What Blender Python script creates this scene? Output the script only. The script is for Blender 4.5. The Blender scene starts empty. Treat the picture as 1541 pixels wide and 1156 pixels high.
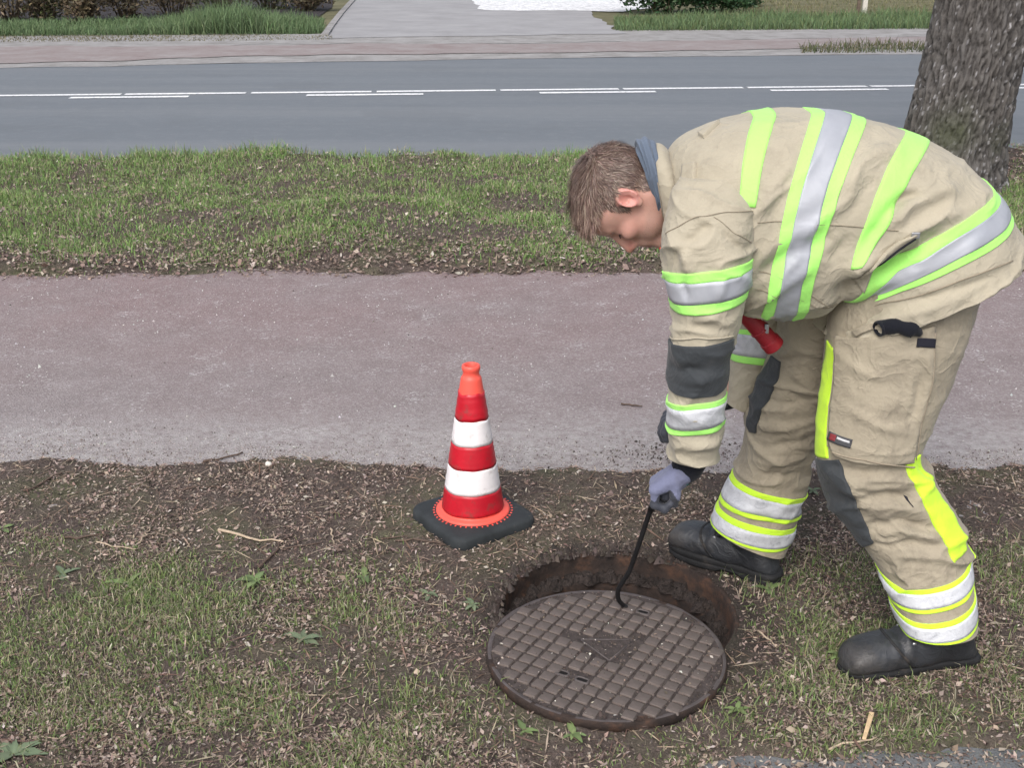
import bpy, bmesh, math, random
import numpy as np
from mathutils import Vector, Matrix

random.seed(7)
rng = np.random.default_rng(11)
scene = bpy.context.scene
col = scene.collection

# ------------------------------------------------------------------ camera
W0, H0, FPX = 1541.0, 1156.0, 1750.0
PITCH = math.radians(21.3)
CAMH = 1.65
cp, sp = math.cos(PITCH), math.sin(PITCH)
cam_d = bpy.data.cameras.new('camera')
cam = bpy.data.objects.new('camera', cam_d)
col.objects.link(cam)
cam.location = (0, 0, CAMH)
cam.rotation_euler = (math.pi / 2 - PITCH, 0, 0)
cam_d.sensor_width = 36.0
cam_d.lens = 36.0 * FPX / W0
cam_d.clip_start = 0.05
cam_d.clip_end = 2000
scene.camera = cam

# ------------------------------------------------------------------ world, sun, exposure
SUN_EL, SUN_AZ = math.radians(48), math.radians(200)
world = bpy.data.worlds.new('World')
scene.world = world
world.use_nodes = True
wn = world.node_tree
bg = wn.nodes['Background']
sky = wn.nodes.new('ShaderNodeTexSky')
sky.sky_type = 'NISHITA'
sky.sun_disc = False
sky.sun_elevation = SUN_EL
sky.sun_rotation = SUN_AZ
sky.air_density = 1.0
sky.dust_density = 4.0
sky.ozone_density = 1.0
hsv = wn.nodes.new('ShaderNodeHueSaturation')
hsv.inputs['Saturation'].default_value = 0.5
wn.links.new(sky.outputs[0], hsv.inputs['Color'])
wn.links.new(hsv.outputs[0], bg.inputs['Color'])
bg.inputs['Strength'].default_value = 0.115
sun_d = bpy.data.lights.new('sun', 'SUN')
sun_d.energy = 0.9
sun_d.angle = math.radians(40)
sun_d.color = (1.0, 0.98, 0.965)
sun = bpy.data.objects.new('sun', sun_d)
col.objects.link(sun)
# direction to the sun (Nishita: rotation measured from +Y clockwise)
sdir = Vector((math.sin(SUN_AZ) * math.cos(SUN_EL), math.cos(SUN_AZ) * math.cos(SUN_EL), math.sin(SUN_EL)))
sun.rotation_euler = sdir.to_track_quat('Z', 'Y').to_euler()
sun.location = sdir * 30
scene.view_settings.view_transform = 'Standard'
scene.view_settings.look = 'None'
scene.view_settings.gamma = 1
scene.view_settings.exposure = 0.88

# ------------------------------------------------------------------ pixel <-> world helpers
def P(px, py, Y):
    """world point on the vertical plane y=Y seen at photo pixel"""
    k = (py - H0 / 2) / FPX
    a = (Y * sp + k * Y * cp) / (cp - k * sp)
    zc = Y * cp + a * sp
    return np.array([(px - W0 / 2) / FPX * zc, Y, CAMH - a])

def G(px, py, z=0.0):
    k = (py - H0 / 2) / FPX
    a = CAMH - z
    Y = a * (cp - k * sp) / (sp + k * cp)
    zc = Y * cp + a * sp
    return np.array([(px - W0 / 2) / FPX * zc, Y, z])

def proj(p):
    p = np.asarray(p, float)
    a = CAMH - p[..., 2]
    zc = p[..., 1] * cp + a * sp
    yc = a * cp - p[..., 1] * sp
    return np.stack([p[..., 0] / zc * FPX + W0 / 2, yc / zc * FPX + H0 / 2], -1)

CAMP = np.array([0, 0, CAMH])

# ------------------------------------------------------------------ noise
def _h(ix, iy, iz):
    n = (ix * 374761393 + iy * 668265263 + iz * 2147483647 * 3 + 12345) & 0xffffffff
    n = ((n ^ (n >> 13)) * 1274126177) & 0xffffffff
    n = ((n ^ (n >> 16)) * 2246822519) & 0xffffffff
    return ((n ^ (n >> 15)) & 0xffffff) / float(0xffffff)

def vnoise(p):
    p = np.asarray(p, float)
    i = np.floor(p).astype(np.int64)
    f = p - i
    f = f * f * (3 - 2 * f)
    x, y, z = i[..., 0], i[..., 1], i[..., 2]
    fx, fy, fz = f[..., 0], f[..., 1], f[..., 2]
    def lerp(a, b, t): return a + (b - a) * t
    c00 = lerp(_h(x, y, z), _h(x + 1, y, z), fx)
    c10 = lerp(_h(x, y + 1, z), _h(x + 1, y + 1, z), fx)
    c01 = lerp(_h(x, y, z + 1), _h(x + 1, y, z + 1), fx)
    c11 = lerp(_h(x, y + 1, z + 1), _h(x + 1, y + 1, z + 1), fx)
    return lerp(lerp(c00, c10, fy), lerp(c01, c11, fy), fz) * 2 - 1

def fbm(p, oct=4, gain=0.5):
    p = np.asarray(p, float)
    s, a = 0, 1.0
    for k in range(oct):
        s = s + a * vnoise(p + 17.3 * k)
        p = p * 2.03
        a *= gain
    return s

def n2(x, y, sc, seed=0, oct=3):
    x = np.asarray(x, float); y = np.asarray(y, float)
    return fbm(np.stack([x * sc, y * sc, np.full_like(x, seed * 7.7)], -1), oct)

def sstep(a, b, x):
    t = np.clip((x - a) / (b - a), 0, 1)
    return t * t * (3 - 2 * t)

# ------------------------------------------------------------------ materials
MATS = {}
def lin(r, g, b):
    def f(c):
        c /= 255.0
        return c / 12.92 if c <= 0.04045 else ((c + 0.055) / 1.055) ** 2.4
    return (f(r), f(g), f(b))

class NT:
    def __init__(s, name):
        s.m = bpy.data.materials.new(name)
        s.m.use_nodes = True
        s.t = s.m.node_tree
        s.b = s.t.nodes['Principled BSDF']
        s.tc = s.t.nodes.new('ShaderNodeTexCoord')
        MATS[name] = s.m
    def n(s, typ, **kw):
        nd = s.t.nodes.new('ShaderNode' + typ)
        for k, v in kw.items():
            if k in nd.inputs: nd.inputs[k].default_value = v
            else: setattr(nd, k, v)
        return nd
    def l(s, a, b): s.t.links.new(a, b)
    def noise(s, scale, detail=4, rough=0.6, vec=None, dist=0.0):
        nd = s.n('TexNoise'); nd.inputs['Scale'].default_value = scale
        nd.inputs['Detail'].default_value = detail; nd.inputs['Roughness'].default_value = rough
        nd.inputs['Distortion'].default_value = dist
        s.l(vec if vec is not None else s.tc.outputs['Object'], nd.inputs['Vector'])
        return nd.outputs['Fac']
    def voro(s, scale, feature='F1', vec=None):
        nd = s.n('TexVoronoi'); nd.feature = feature
        nd.inputs['Scale'].default_value = scale
        s.l(vec if vec is not None else s.tc.outputs['Object'], nd.inputs['Vector'])
        return nd
    def ramp(s, fac, stops):
        nd = s.n('ValToRGB'); e = nd.color_ramp.elements
        while len(e) > 1: e.remove(e[0])
        e[0].position = stops[0][0]; e[0].color = (*stops[0][1], 1)
        for p, c in stops[1:]:
            q = e.new(p); q.color = (*c, 1)
        s.l(fac, nd.inputs['Fac'])
        return nd.outputs['Color']
    def fr(s, fac, a, b):
        nd = s.n('MapRange'); nd.inputs[1].default_value = a; nd.inputs[2].default_value = b
        s.l(fac, nd.inputs[0]); return nd.outputs[0]
    def mix(s, fac, a, b, mode='MIX'):
        nd = s.n('Mix'); nd.data_type = 'RGBA'; nd.blend_type = mode
        for inp, v in ((nd.inputs[0], fac), (nd.inputs[6], a), (nd.inputs[7], b)):
            if hasattr(v, 'is_linked') or hasattr(v, 'links'): s.l(v, inp)
            elif isinstance(v, (tuple, list)): inp.default_value = (*v, 1)
            else: inp.default_value = v
        return nd.outputs[2]
    def math(s, op, a, b=0.0):
        nd = s.n('Math'); nd.operation = op
        for inp, v in ((nd.inputs[0], a), (nd.inputs[1], b)):
            if hasattr(v, 'links'): s.l(v, inp)
            else: inp.default_value = v
        return nd.outputs[0]
    def bump(s, h, strength=0.4, dist=0.01):
        nd = s.n('Bump'); nd.inputs['Strength'].default_value = strength
        nd.inputs['Distance'].default_value = dist
        s.l(h, nd.inputs['Height']); s.l(nd.outputs[0], s.b.inputs['Normal'])
        return nd
    def set(s, col=None, rough=0.8, spec=0.3, metal=0.0):
        if col is not None:
            if hasattr(col, 'links'): s.l(col, s.b.inputs['Base Color'])
            else: s.b.inputs['Base Color'].default_value = (*col, 1)
        if hasattr(rough, 'links'): s.l(rough, s.b.inputs['Roughness'])
        else: s.b.inputs['Roughness'].default_value = rough
        s.b.inputs['Specular IOR Level'].default_value = spec
        s.b.inputs['Metallic'].default_value = metal
        return s.m

def simple(name, c, rough=0.7, var=0.15, scale=20, bump=0.2, bscale=200, bdist=0.002, spec=0.3, metal=0, dirt=None, dscale=9):
    m = NT(name)
    f = m.noise(scale, 5)
    lo = tuple(x * (1 - var) for x in c); hi = tuple(min(1, x * (1 + var)) for x in c)
    cc = m.ramp(f, [(0.3, lo), (0.7, hi)])
    if dirt:
        d = m.fr(m.noise(dscale, 6, 0.7), dirt[1], dirt[1] + 0.12)
        cc = m.mix(m.math('MULTIPLY', d, dirt[2]), cc, dirt[0])
    m.set(cc, rough, spec, metal)
    if bump: m.bump(m.noise(bscale, 3), bump, bdist)
    return m.m

def attr_mat(name, rough=0.75, spec=0.2, transl=0.0, var=0.0):
    m = NT(name)
    a = m.n('Attribute'); a.attribute_name = 'Col'
    c = a.outputs['Color']
    m.set(c, rough, spec)
    if transl:
        m.b.inputs['Subsurface Weight'].default_value = 0.0
        tr = m.n('BsdfTranslucent'); m.l(c, tr.inputs['Color'])
        ms = m.n('MixShader'); ms.inputs[0].default_value = transl
        m.l(m.b.outputs[0], ms.inputs[1]); m.l(tr.outputs[0], ms.inputs[2])
        m.l(ms.outputs[0], m.t.nodes['Material Output'].inputs['Surface'])
    return m.m

# ------------------------------------------------------------------ object helpers
def tag(o, label=None, cat=None, group=None, kind=None):
    if label: o['label'] = label
    if cat: o['category'] = cat
    if group: o['group'] = group
    if kind: o['kind'] = kind
    return o

def add_obj(name, me, parent=None):
    o = bpy.data.objects.new(name, me)
    col.objects.link(o)
    if parent is not None:
        o.parent = parent
        o.matrix_parent_inverse = Matrix.Identity(4)
    return o

def mesh_np(name, V, F, mat=None, parent=None, smooth=True, colors=None, origin=None):
    """V (n,3), F (m,k) int array or list of polys; colors per vertex (n,3)"""
    V = np.asarray(V, np.float32)
    if origin is not None: V = V - np.asarray(origin, np.float32)
    me = bpy.data.meshes.new(name)
    if isinstance(F, np.ndarray):
        m, k = F.shape
        me.vertices.add(len(V)); me.vertices.foreach_set('co', V.ravel())
        me.loops.add(m * k); me.loops.foreach_set('vertex_index', F.astype(np.int32).ravel())
        me.polygons.add(m)
        me.polygons.foreach_set('loop_start', np.arange(0, m * k, k, dtype=np.int32))
        me.polygons.foreach_set('loop_total', np.full(m, k, np.int32))
        me.update(calc_edges=True)
        if me.validate(): print('INVALID np mesh', name)
    else:
        me.from_pydata([tuple(map(float, v)) for v in V], [], F)
        me.update()
        if me.validate(): print('INVALID list mesh', name)
    if smooth: me.polygons.foreach_set('use_smooth', [True] * len(me.polygons))
    if colors is not None:
        a = me.color_attributes.new('Col', 'FLOAT_COLOR', 'POINT')
        c4 = np.ones((len(V), 4), np.float32); c4[:, :3] = colors
        a.data.foreach_set('color', c4.ravel())
    if mat: me.materials.append(mat)
    o = add_obj(name, me, parent)
    if origin is not None: o.location = tuple(map(float, origin))
    return o

def empty(name, loc=(0, 0, 0), rz=0):
    o = bpy.data.objects.new(name, None); col.objects.link(o)
    o.location = tuple(map(float, loc)); o.rotation_euler = (0, 0, rz); o.empty_display_size = .1
    return o

def grid_faces(nr, nc, closed=False):
    i = np.arange(nr - 1)[:, None]; j = np.arange(nc if closed else nc - 1)[None, :]
    j2 = (j + 1) % nc
    f = np.stack([i * nc + j, i * nc + j2, (i + 1) * nc + j2, (i + 1) * nc + j], -1)
    return f.reshape(-1, 4)

def revolve(profile, n=64):
    """profile list of (r,z) -> V,F (closed around)"""
    pr = np.array(profile, float)
    th = np.linspace(0, 2 * np.pi, n, endpoint=False)
    V = np.stack([pr[:, 0:1] * np.cos(th), pr[:, 0:1] * np.sin(th), np.repeat(pr[:, 1:2], n, 1)], -1).reshape(-1, 3)
    F = grid_faces(len(pr), n, True)
    return V, F

def tube(points, radii, n=8, cap=True):
    pts = np.array(points, float); m = len(pts)
    if np.isscalar(radii): radii = [radii] * m
    V = []; prev = None
    for i in range(m):
        d = pts[min(i + 1, m - 1)] - pts[max(i - 1, 0)]
        d = d / (np.linalg.norm(d) + 1e-9)
        if prev is None:
            ref = np.array([0, 0, 1.0]) if abs(d[2]) < .9 else np.array([1.0, 0, 0])
            u = np.cross(d, ref)
        else:
            u = prev - d * np.dot(prev, d)
        u /= np.linalg.norm(u) + 1e-9; prev = u
        v = np.cross(d, u)
        th = np.linspace(0, 2 * np.pi, n, endpoint=False)
        V.append(pts[i] + radii[i] * (np.cos(th)[:, None] * u + np.sin(th)[:, None] * v))
    V = np.concatenate(V)
    F = [tuple(f) for f in grid_faces(m, n, True)]
    if cap:
        F.append(tuple(range(n))[::-1]); F.append(tuple(range((m - 1) * n, m * n)))
    return V, F

def join(parts):
    V, F, o = [], [], 0
    for v, f in parts:
        V.append(np.asarray(v, float)); F += [tuple(int(x) + o for x in q) for q in f]; o += len(v)
    return np.concatenate(V), F

def box_vf(sx, sy, sz, c=(0, 0, 0)):
    v = np.array([(x, y, z) for x in (-.5, .5) for y in (-.5, .5) for z in (-.5, .5)]) * [sx, sy, sz] + c
    f = [(0, 1, 3, 2), (4, 6, 7, 5), (0, 4, 5, 1), (2, 3, 7, 6), (0, 2, 6, 4), (1, 5, 7, 3)]
    return v, f

def bm_bevel(o, w=0.005, seg=2):
    md = o.modifiers.new('bevel', 'BEVEL'); md.width = w; md.segments = seg; md.limit_method = 'ANGLE'
    return o

# ------------------------------------------------------------------ surface nets (implicit -> mesh)
def surface_nets(fn, lo, hi, h):
    lo = np.array(lo, float); hi = np.array(hi, float)
    n = np.ceil((hi - lo) / h).astype(int) + 1
    ax = [lo[k] + h * np.arange(n[k]) for k in range(3)]
    X, Y, Z = np.meshgrid(*ax, indexing='ij')
    D = fn(np.stack([X, Y, Z], -1))
    S = D < 0
    cs = [(i, j, k) for i in (0, 1) for j in (0, 1) for k in (0, 1)]
    def sub(A, c): return A[c[0]:A.shape[0] - 1 + c[0], c[1]:A.shape[1] - 1 + c[1], c[2]:A.shape[2] - 1 + c[2]]
    cnt = sum(sub(S, c).astype(np.int8) for c in cs)
    act = (cnt > 0) & (cnt < 8)
    idx = np.full(act.shape, -1, np.int64)
    cells = np.argwhere(act); idx[act] = np.arange(len(cells))
    acc = np.zeros((len(cells), 3)); w = np.zeros(len(cells))
    dv = {c: sub(D, c)[act] for c in cs}
    for a in cs:
        for ax_ in range(3):
            if a[ax_] == 0:
                b = list(a); b[ax_] = 1; b = tuple(b)
                da, db = dv[a], dv[b]
                m = (da < 0) != (db < 0)
                t = np.where(m, da / np.where(m, da - db, 1), 0)
                p = np.tile(np.array(a, float), (len(cells), 1)); p[:, ax_] = t
                acc += p * m[:, None]; w += m
    V = lo + h * (cells + acc / w[:, None])
    Fs = []
    for ax_ in range(3):
        o1, o2 = [(1, 2), (2, 0), (0, 1)][ax_]
        sl0 = [slice(None)] * 3; sl1 = [slice(None)] * 3
        sl0[ax_] = slice(0, -1); sl1[ax_] = slice(1, None)
        s0, s1 = S[tuple(sl0)], S[tuple(sl1)]
        e = np.argwhere(s0 != s1)
        e = e[(e[:, o1] > 0) & (e[:, o2] > 0) & (e[:, o1] < n[o1] - 1) & (e[:, o2] < n[o2] - 1)]
        q = []
        for d1, d2 in ((-1, -1), (0, -1), (0, 0), (-1, 0)):
            c = e.copy(); c[:, o1] += d1; c[:, o2] += d2
            q.append(idx[c[:, 0], c[:, 1], c[:, 2]])
        q = np.stack(q, -1)
        flip = ~s0[e[:, 0], e[:, 1], e[:, 2]]
        q[flip] = q[flip][:, ::-1]
        Fs.append(q)
    F = np.concatenate(Fs)
    return V, F[(F >= 0).all(1)]

def sd_ell(p, c, r):
    q = (p - np.array(c)) / np.array(r)
    k = np.linalg.norm(q, axis=-1)
    return (k - 1) * min(r)
def sd_cap(p, a, b, ra, rb=None):
    rb = ra if rb is None else rb
    a = np.array(a, float); b = np.array(b, float)
    ab = b - a
    t = np.clip(((p - a) @ ab) / (ab @ ab), 0, 1)
    return np.linalg.norm(p - a - t[..., None] * ab, axis=-1) - (ra + (rb - ra) * t)
def smin(a, b, k):
    h = np.clip(0.5 + 0.5 * (b - a) / k, 0, 1)
    return b + (a - b) * h - k * h * (1 - h)
def smax(a, b, k): return -smin(-a, -b, k)

# ------------------------------------------------------------------ loft with folds
class Loft:
    """sections: (ax,ay, bx,by, Y, halfdepth[, exponent]) : silhouette pixel ends a,b on plane Y"""
    def __init__(s, secs, shift=0.0):
        C, A, B, E = [], [], [], []
        for q in secs:
            ax, ay, bx, by, Y, hd = q[:6]
            e = q[6] if len(q) > 6 else 2.3
            a, b = P(ax, ay, Y), P(bx, by, Y)
            A_ = (b - a) / 2
            C.append((a + b) / 2); A.append(A_); B.append(np.array([0, -hd, 0])); E.append([e])
        s.C, s.A, s.B, s.E = map(np.array, (C, A, B, E))
        s.n = len(secs); s.folds = []; s.famp = 1.0; s.nf = None
    def cr(s, K, u):
        u = np.clip(u, 0, s.n - 1 - 1e-6)
        i = np.floor(u).astype(int); f = (u - i)[..., None]
        k = lambda j: K[np.clip(j, 0, s.n - 1)]
        p0, p1, p2, p3 = k(i - 1), k(i), k(i + 1), k(i + 2)
        return 0.5 * (2 * p1 + (p2 - p0) * f + (2 * p0 - 5 * p1 + 4 * p2 - p3) * f ** 2 + (3 * p1 - p0 - 3 * p2 + p3) * f ** 3)
    def base(s, u, t):
        C, A, B, E = s.cr(s.C, u), s.cr(s.A, u), s.cr(s.B, u), s.cr(s.E, u)[..., 0]
        th = t * 2 * np.pi
        c, sn = np.cos(th), np.sin(th)
        k = 2 / E
        return C + A * (np.sign(c) * np.abs(c) ** k)[..., None] + B * (np.sign(sn) * np.abs(sn) ** k)[..., None]
    def normal(s, u, t):
        du, dt = 0.02, 0.004
        pu = s.base(u + du, t) - s.base(u - du, t)
        pt = s.base(u, t + dt) - s.base(u, t - dt)
        n = np.cross(pu, pt)
        n /= np.linalg.norm(n, axis=-1, keepdims=True) + 1e-12
        c = s.cr(s.C, u)
        sgn = np.sign(((s.base(u, t) - c) * n).sum(-1, keepdims=True))
        sgn[sgn == 0] = 1
        return n * sgn
    def disp(s, p, n, u, t):
        d = np.zeros(p.shape[:-1])
        for (pts, amp, w, sharp) in s.folds:
            best = np.full(d.shape, 9.0); tt = np.zeros(d.shape)
            L = len(pts) - 1
            for i in range(L):
                a, b = pts[i], pts[i + 1]
                ab = b - a
                q = np.clip(((p - a) @ ab) / (ab @ ab + 1e-12), 0, 1)
                r = np.linalg.norm(p - a - q[..., None] * ab, axis=-1)
                m = r < best
                best = np.where(m, r, best); tt = np.where(m, (i + q) / L, tt)
            fade = np.clip(np.minimum(tt, 1 - tt) * 4 + 0.15, 0, 1)
            x = best / w
            prof = np.exp(-x * x) if not sharp else (np.exp(-x * x * 3) - 0.55 * np.exp(-((x - 1.3) ** 2) * 2.2))
            d = d + amp * fade * prof
        if s.nf is not None: d = d + s.nf(p, n, u, t)
        return d
    def S(s, u, t, off=0.0):
        u = np.asarray(u, float); t = np.asarray(t, float)
        p = s.base(u, t); n = s.normal(u, t)
        return p + n * (s.disp(p, n, u, t) + off)[..., None], n
    def table(s):
        if hasattr(s, '_tab'): return s._tab
        u, t = np.meshgrid(np.linspace(0, s.n - 1, 240), np.linspace(0, 1, 240, endpoint=False), indexing='ij')
        p = s.base(u, t); n = s.normal(u, t)
        vis = ((CAMP - p) * n).sum(-1) > 0
        s._tab = (u[vis], t[vis], proj(p[vis]), p[vis])
        return s._tab
    ur = None
    def ut(s, px, py):
        u, t, q, p = s.table()
        d = (q[:, 0] - px) ** 2 + (q[:, 1] - py) ** 2
        if s.ur: d = d + 1e6 * ((u < s.ur[0]) | (u > s.ur[1]))
        k = np.argsort(d)[:6]
        tk = t[k] - np.round(t[k] - t[k[0]])
        w = 1 / (d[k] + 0.05) * (np.abs(u[k] - u[k[0]]) < .35) * (np.abs(tk - tk[0]) < .05); w /= w.sum()
        tt = float((tk * w).sum()); tt -= math.floor(tt + .25)
        return float((u[k] * w).sum()), tt
    def p3(s, px, py):
        u, t = s.ut(px, py)
        return s.base(np.array([u]), np.array([t]))[0]
    def fold(s, pxs, amp, w, sharp=False):
        s.folds.append(([s.p3(*q) for q in pxs], amp * s.famp, w, sharp))
    def mesh(s, nu, nt, u0=0, u1=None, cap=True):
        u1 = s.n - 1 if u1 is None else u1
        u, t = np.meshgrid(np.linspace(u0, u1, nu), np.linspace(0, 1, nt, endpoint=False), indexing='ij')
        p, n = s.S(u, t)
        V = p.reshape(-1, 3)
        F = [tuple(f) for f in grid_faces(nu, nt, True)]
        if cap:
            c0 = p[0].mean(0); c1 = p[-1].mean(0)
            V = np.concatenate([V, [c0, c1]])
            k = nu * nt
            for j in range(nt):
                F.append((k, (j + 1) % nt, j)); F.append((k + 1, (nu - 1) * nt + j, (nu - 1) * nt + (j + 1) % nt))
        return V, F
    def patch_ut(s, U, T, off):
        """grid arrays of u,t -> raised patch with turned down borders"""
        p, n = s.S(U, T, off)
        q, _ = s.S(U, T, -0.004)
        nr, nc = U.shape
        big = np.zeros((nr + 2, nc + 2, 3))
        big[1:-1, 1:-1] = p
        big[0, 1:-1] = q[0]; big[-1, 1:-1] = q[-1]
        big[1:-1, 0] = q[:, 0]; big[1:-1, -1] = q[:, -1]
        big[0, 0] = q[0, 0]; big[0, -1] = q[0, -1]; big[-1, 0] = q[-1, 0]; big[-1, -1] = q[-1, -1]
        return big.reshape(-1, 3), [tuple(f) for f in grid_faces(nr + 2, nc + 2)]
    def strip(s, left, right, off=0.003, nv=60, nu=8, pre=None, post=None, f0=0.0, f1=1.0):
        """strip between two pixel polylines; pre/post: extra t values at start/end (same u)"""
        def mp(pl):
            r = [s.ut(*q) for q in pl]
            if pre is not None: r = [(r[0][0] + (d[1] if isinstance(d, tuple) else 0), d[0] if isinstance(d, tuple) else d) for d in pre] + r
            if post is not None: r = r + [(r[-1][0], d) for d in post]
            return np.array(r)
        a, b = mp(left), mp(right)
        def rs(k, m):
            x = np.linspace(0, len(k) - 1, m)
            return np.stack([np.interp(x, np.arange(len(k)), k[:, c]) for c in (0, 1)], -1)
        a, b = rs(a, nv), rs(b, nv)
        # light smoothing along strip
        for _ in range(6):
            a[1:-1] = (a[:-2] + 2 * a[1:-1] + a[2:]) / 4; b[1:-1] = (b[:-2] + 2 * b[1:-1] + b[2:]) / 4
        f = np.linspace(f0, f1, nu)[None, :, None]
        g = a[:, None] * (1 - f) + b[:, None] * f
        return s.patch_ut(g[..., 0], g[..., 1], off)
    def ring(s, top, bot, off=0.003, f0=0.0, f1=1.0, nt=96, nu=6, t0=0.0, t1=1.0):
        """band round the loft; top/bot = (left px, mid px, right px)"""
        def co(tr):
            uL, uM, uR = [s.ut(*q)[0] for q in tr]
            m = (uL + uR) / 2
            return m, (uR - uL) / 2, uM - m
        A_, B_ = co(top), co(bot)
        t = np.linspace(t0, t1, nt)
        ev = lambda k: k[0] + k[1] * np.cos(2 * np.pi * t) + k[2] * np.sin(2 * np.pi * t)
        ua, ub = ev(A_), ev(B_)
        f = np.linspace(f0, f1, nu)[:, None]
        U = ua[None] * (1 - f) + ub[None] * f
        T = np.repeat(t[None], nu, 0)
        return s.patch_ut(U, T, off)

# ================================================================== SETTING
# edges of the strips, from photo pixels to ground x -> Y
def edge(pxs, z=0.0):
    w = np.array([G(x, y, z) for x, y in pxs])
    o = np.argsort(w[:, 0]); w = w[o]
    xs, ys = w[:, 0], w[:, 1]
    s0 = (ys[1] - ys[0]) / (xs[1] - xs[0]); s1 = (ys[-1] - ys[-2]) / (xs[-1] - xs[-2])
    def f(x):
        x = np.asarray(x, float)
        y = np.interp(x, xs, ys)
        y = np.where(x < xs[0], ys[0] + (x - xs[0]) * s0 * 0.3, y)
        return np.where(x > xs[-1], ys[-1] + (x - xs[-1]) * s1 * 0.3, y)
    return f
e_pave = edge([(-400, 1290), (300, 1250), (900, 1200), (1010, 1160), (1100, 1148), (1250, 1142), (1380, 1136), (1541, 1132), (1900, 1128)])
e_near = edge([(-200, 690), (0, 691), (90, 688), (180, 697), (260, 699), (340, 692), (420, 688), (520, 695), (640, 702), (800, 704), (960, 709), (1100, 709), (1300, 705), (1541, 699), (1800, 697)])
e_far = edge([(-300, 424), (0, 421), (400, 418), (850, 414), (1541, 410), (1900, 408)])
e_verge = edge([(-300, 247), (0, 243), (400, 240), (870, 234), (1541, 226), (1900, 223)])
e_road = edge([(-300, 104), (0, 101), (150, 99), (400, 94), (770, 88), (1000, 85), (1380, 81), (1541, 79), (1900, 76)])

HOLE = G(926, 921)
HR = 0.307

def ground_h(x, y, detail=True):
    x = np.asarray(x, float); y = np.asarray(y, float)
    r = 0.030 * n2(x, y, 6, 1) + 0.02 * n2(x, y, 22, 2)
    far = sstep(4.5, 7, y)
    rag = r * (1 + far * 1.6)
    soil_near = sstep(-0.03, 0.05, (e_near(x) + rag) - y) * sstep(-0.02, 0.03, y - (e_pave(x) + rag * .6))
    verge = sstep(-0.04, 0.16, y - (e_far(x) + rag)) * sstep(-0.05, 0.16, (e_verge(x) + rag) - y)
    beyond = sstep(-.2, .3, y - (e_road(x) + rag))
    base = -0.035
    z = np.full_like(x, base)
    bumps = 0.012 * n2(x, y, 2.2, 3) + (0.006 * n2(x, y, 14, 4) + 0.004 * n2(x, y, 45, 5) if detail else 0)
    z = z + soil_near * (0.035 + 0.014 + bumps)
    z = z + verge * (0.035 + 0.05 + 0.05 * n2(x, y, .9, 6) + bumps * 1.5)
    z = z + beyond * (0.035 - 0.012)
    # trodden, slightly sunken earth round the manhole
    d = np.hypot(x - HOLE[0], y - HOLE[1])
    k = np.exp(-((d - HR) / 0.16) ** 2) * (d < 1.2)
    z = np.where(d < 1.2, z * (1 - 0.75 * k) + k * 0.0, z)
    return z

# --- materials of the setting
m = NT('soil')
n1 = m.noise(2.2, 6, .65); n2_ = m.noise(38, 6, .7); n3 = m.noise(170, 4, .7)
c = m.ramp(n2_, [(0.3, (0.062, 0.048, 0.042)), (0.55, (0.13, 0.102, 0.089)), (0.75, (0.21, 0.17, 0.145))])
c2 = m.ramp(n3, [(0.35, (0.052, 0.040, 0.036)), (0.62, (0.165, 0.13, 0.112)), (0.8, (0.32, 0.27, 0.235))])
c = m.mix(0.5, c, c2)
gr = m.ramp(m.noise(60, 5, .7), [(0.3, (0.075, 0.075, 0.044)), (0.7, (0.165, 0.16, 0.10))])
c = m.mix(m.fr(n1, 0.47, 0.66), c, gr)
# freshly dug darker earth round the manhole
vd = m.n('VectorMath'); vd.operation = 'DISTANCE'; m.l(m.tc.outputs['Object'], vd.inputs[0]); vd.inputs[1].default_value = (float(HOLE[0]) + .05, float(HOLE[1]) - .02, 0)
dug = m.fr(m.math('ADD', vd.outputs['Value'], m.math('MULTIPLY', m.noise(7, 4, .6), .34)), .62, .46)
c = m.mix(m.math('MULTIPLY', dug, .72), c, m.ramp(n3, [(.35, (.024, .020, .019)), (.75, (.062, .052, .048))]))
m.set(c, 0.92, 0.15)
m.bump(n3, 0.9, 0.012)
M_SOIL = m.m

m = NT('cycle_path_asphalt')
v = m.voro(150); v2 = m.voro(330)
spk = m.n('SeparateColor'); m.l(v.outputs['Color'], spk.inputs[0])
spk2 = m.n('SeparateColor'); m.l(v2.outputs['Color'], spk2.inputs[0])
big = m.noise(0.9, 5, .6); mid = m.noise(5, 5, .65)
red = m.mix(m.fr(mid, 0.3, 0.7), (0.222, 0.156, 0.154), (0.27, 0.20, 0.198))
grey = m.mix(m.fr(mid, 0.3, 0.7), (0.215, 0.19, 0.19), (0.28, 0.255, 0.252))
geo = m.n('SeparateXYZ'); m.l(m.tc.outputs['Object'], geo.inputs[0])
near = m.fr(geo.outputs['Y'], 5.4, 3.6)
c = m.mix(m.math('MULTIPLY', m.fr(big, 0.40, 0.66), 0.55), red, grey)
c = m.mix(m.math('MULTIPLY', near, 0.75), c, grey)
c = m.mix(m.math('MULTIPLY', spk2.outputs[0], 0.42), c, (0.11, 0.085, 0.085))
c = m.mix(m.math('MULTIPLY', m.fr(spk.outputs[0], 0.55, 1.0), 0.55), c, (0.36, 0.33, 0.325))
wp = m.math('MULTIPLY', m.fr(m.noise(6, 6, .8), 0.52, 0.68), m.fr(m.noise(70, 3, .6), 0.50, 0.62))
c = m.mix(m.math('MULTIPLY', wp, 0.9), c, (0.52, 0.51, 0.50))
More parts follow.
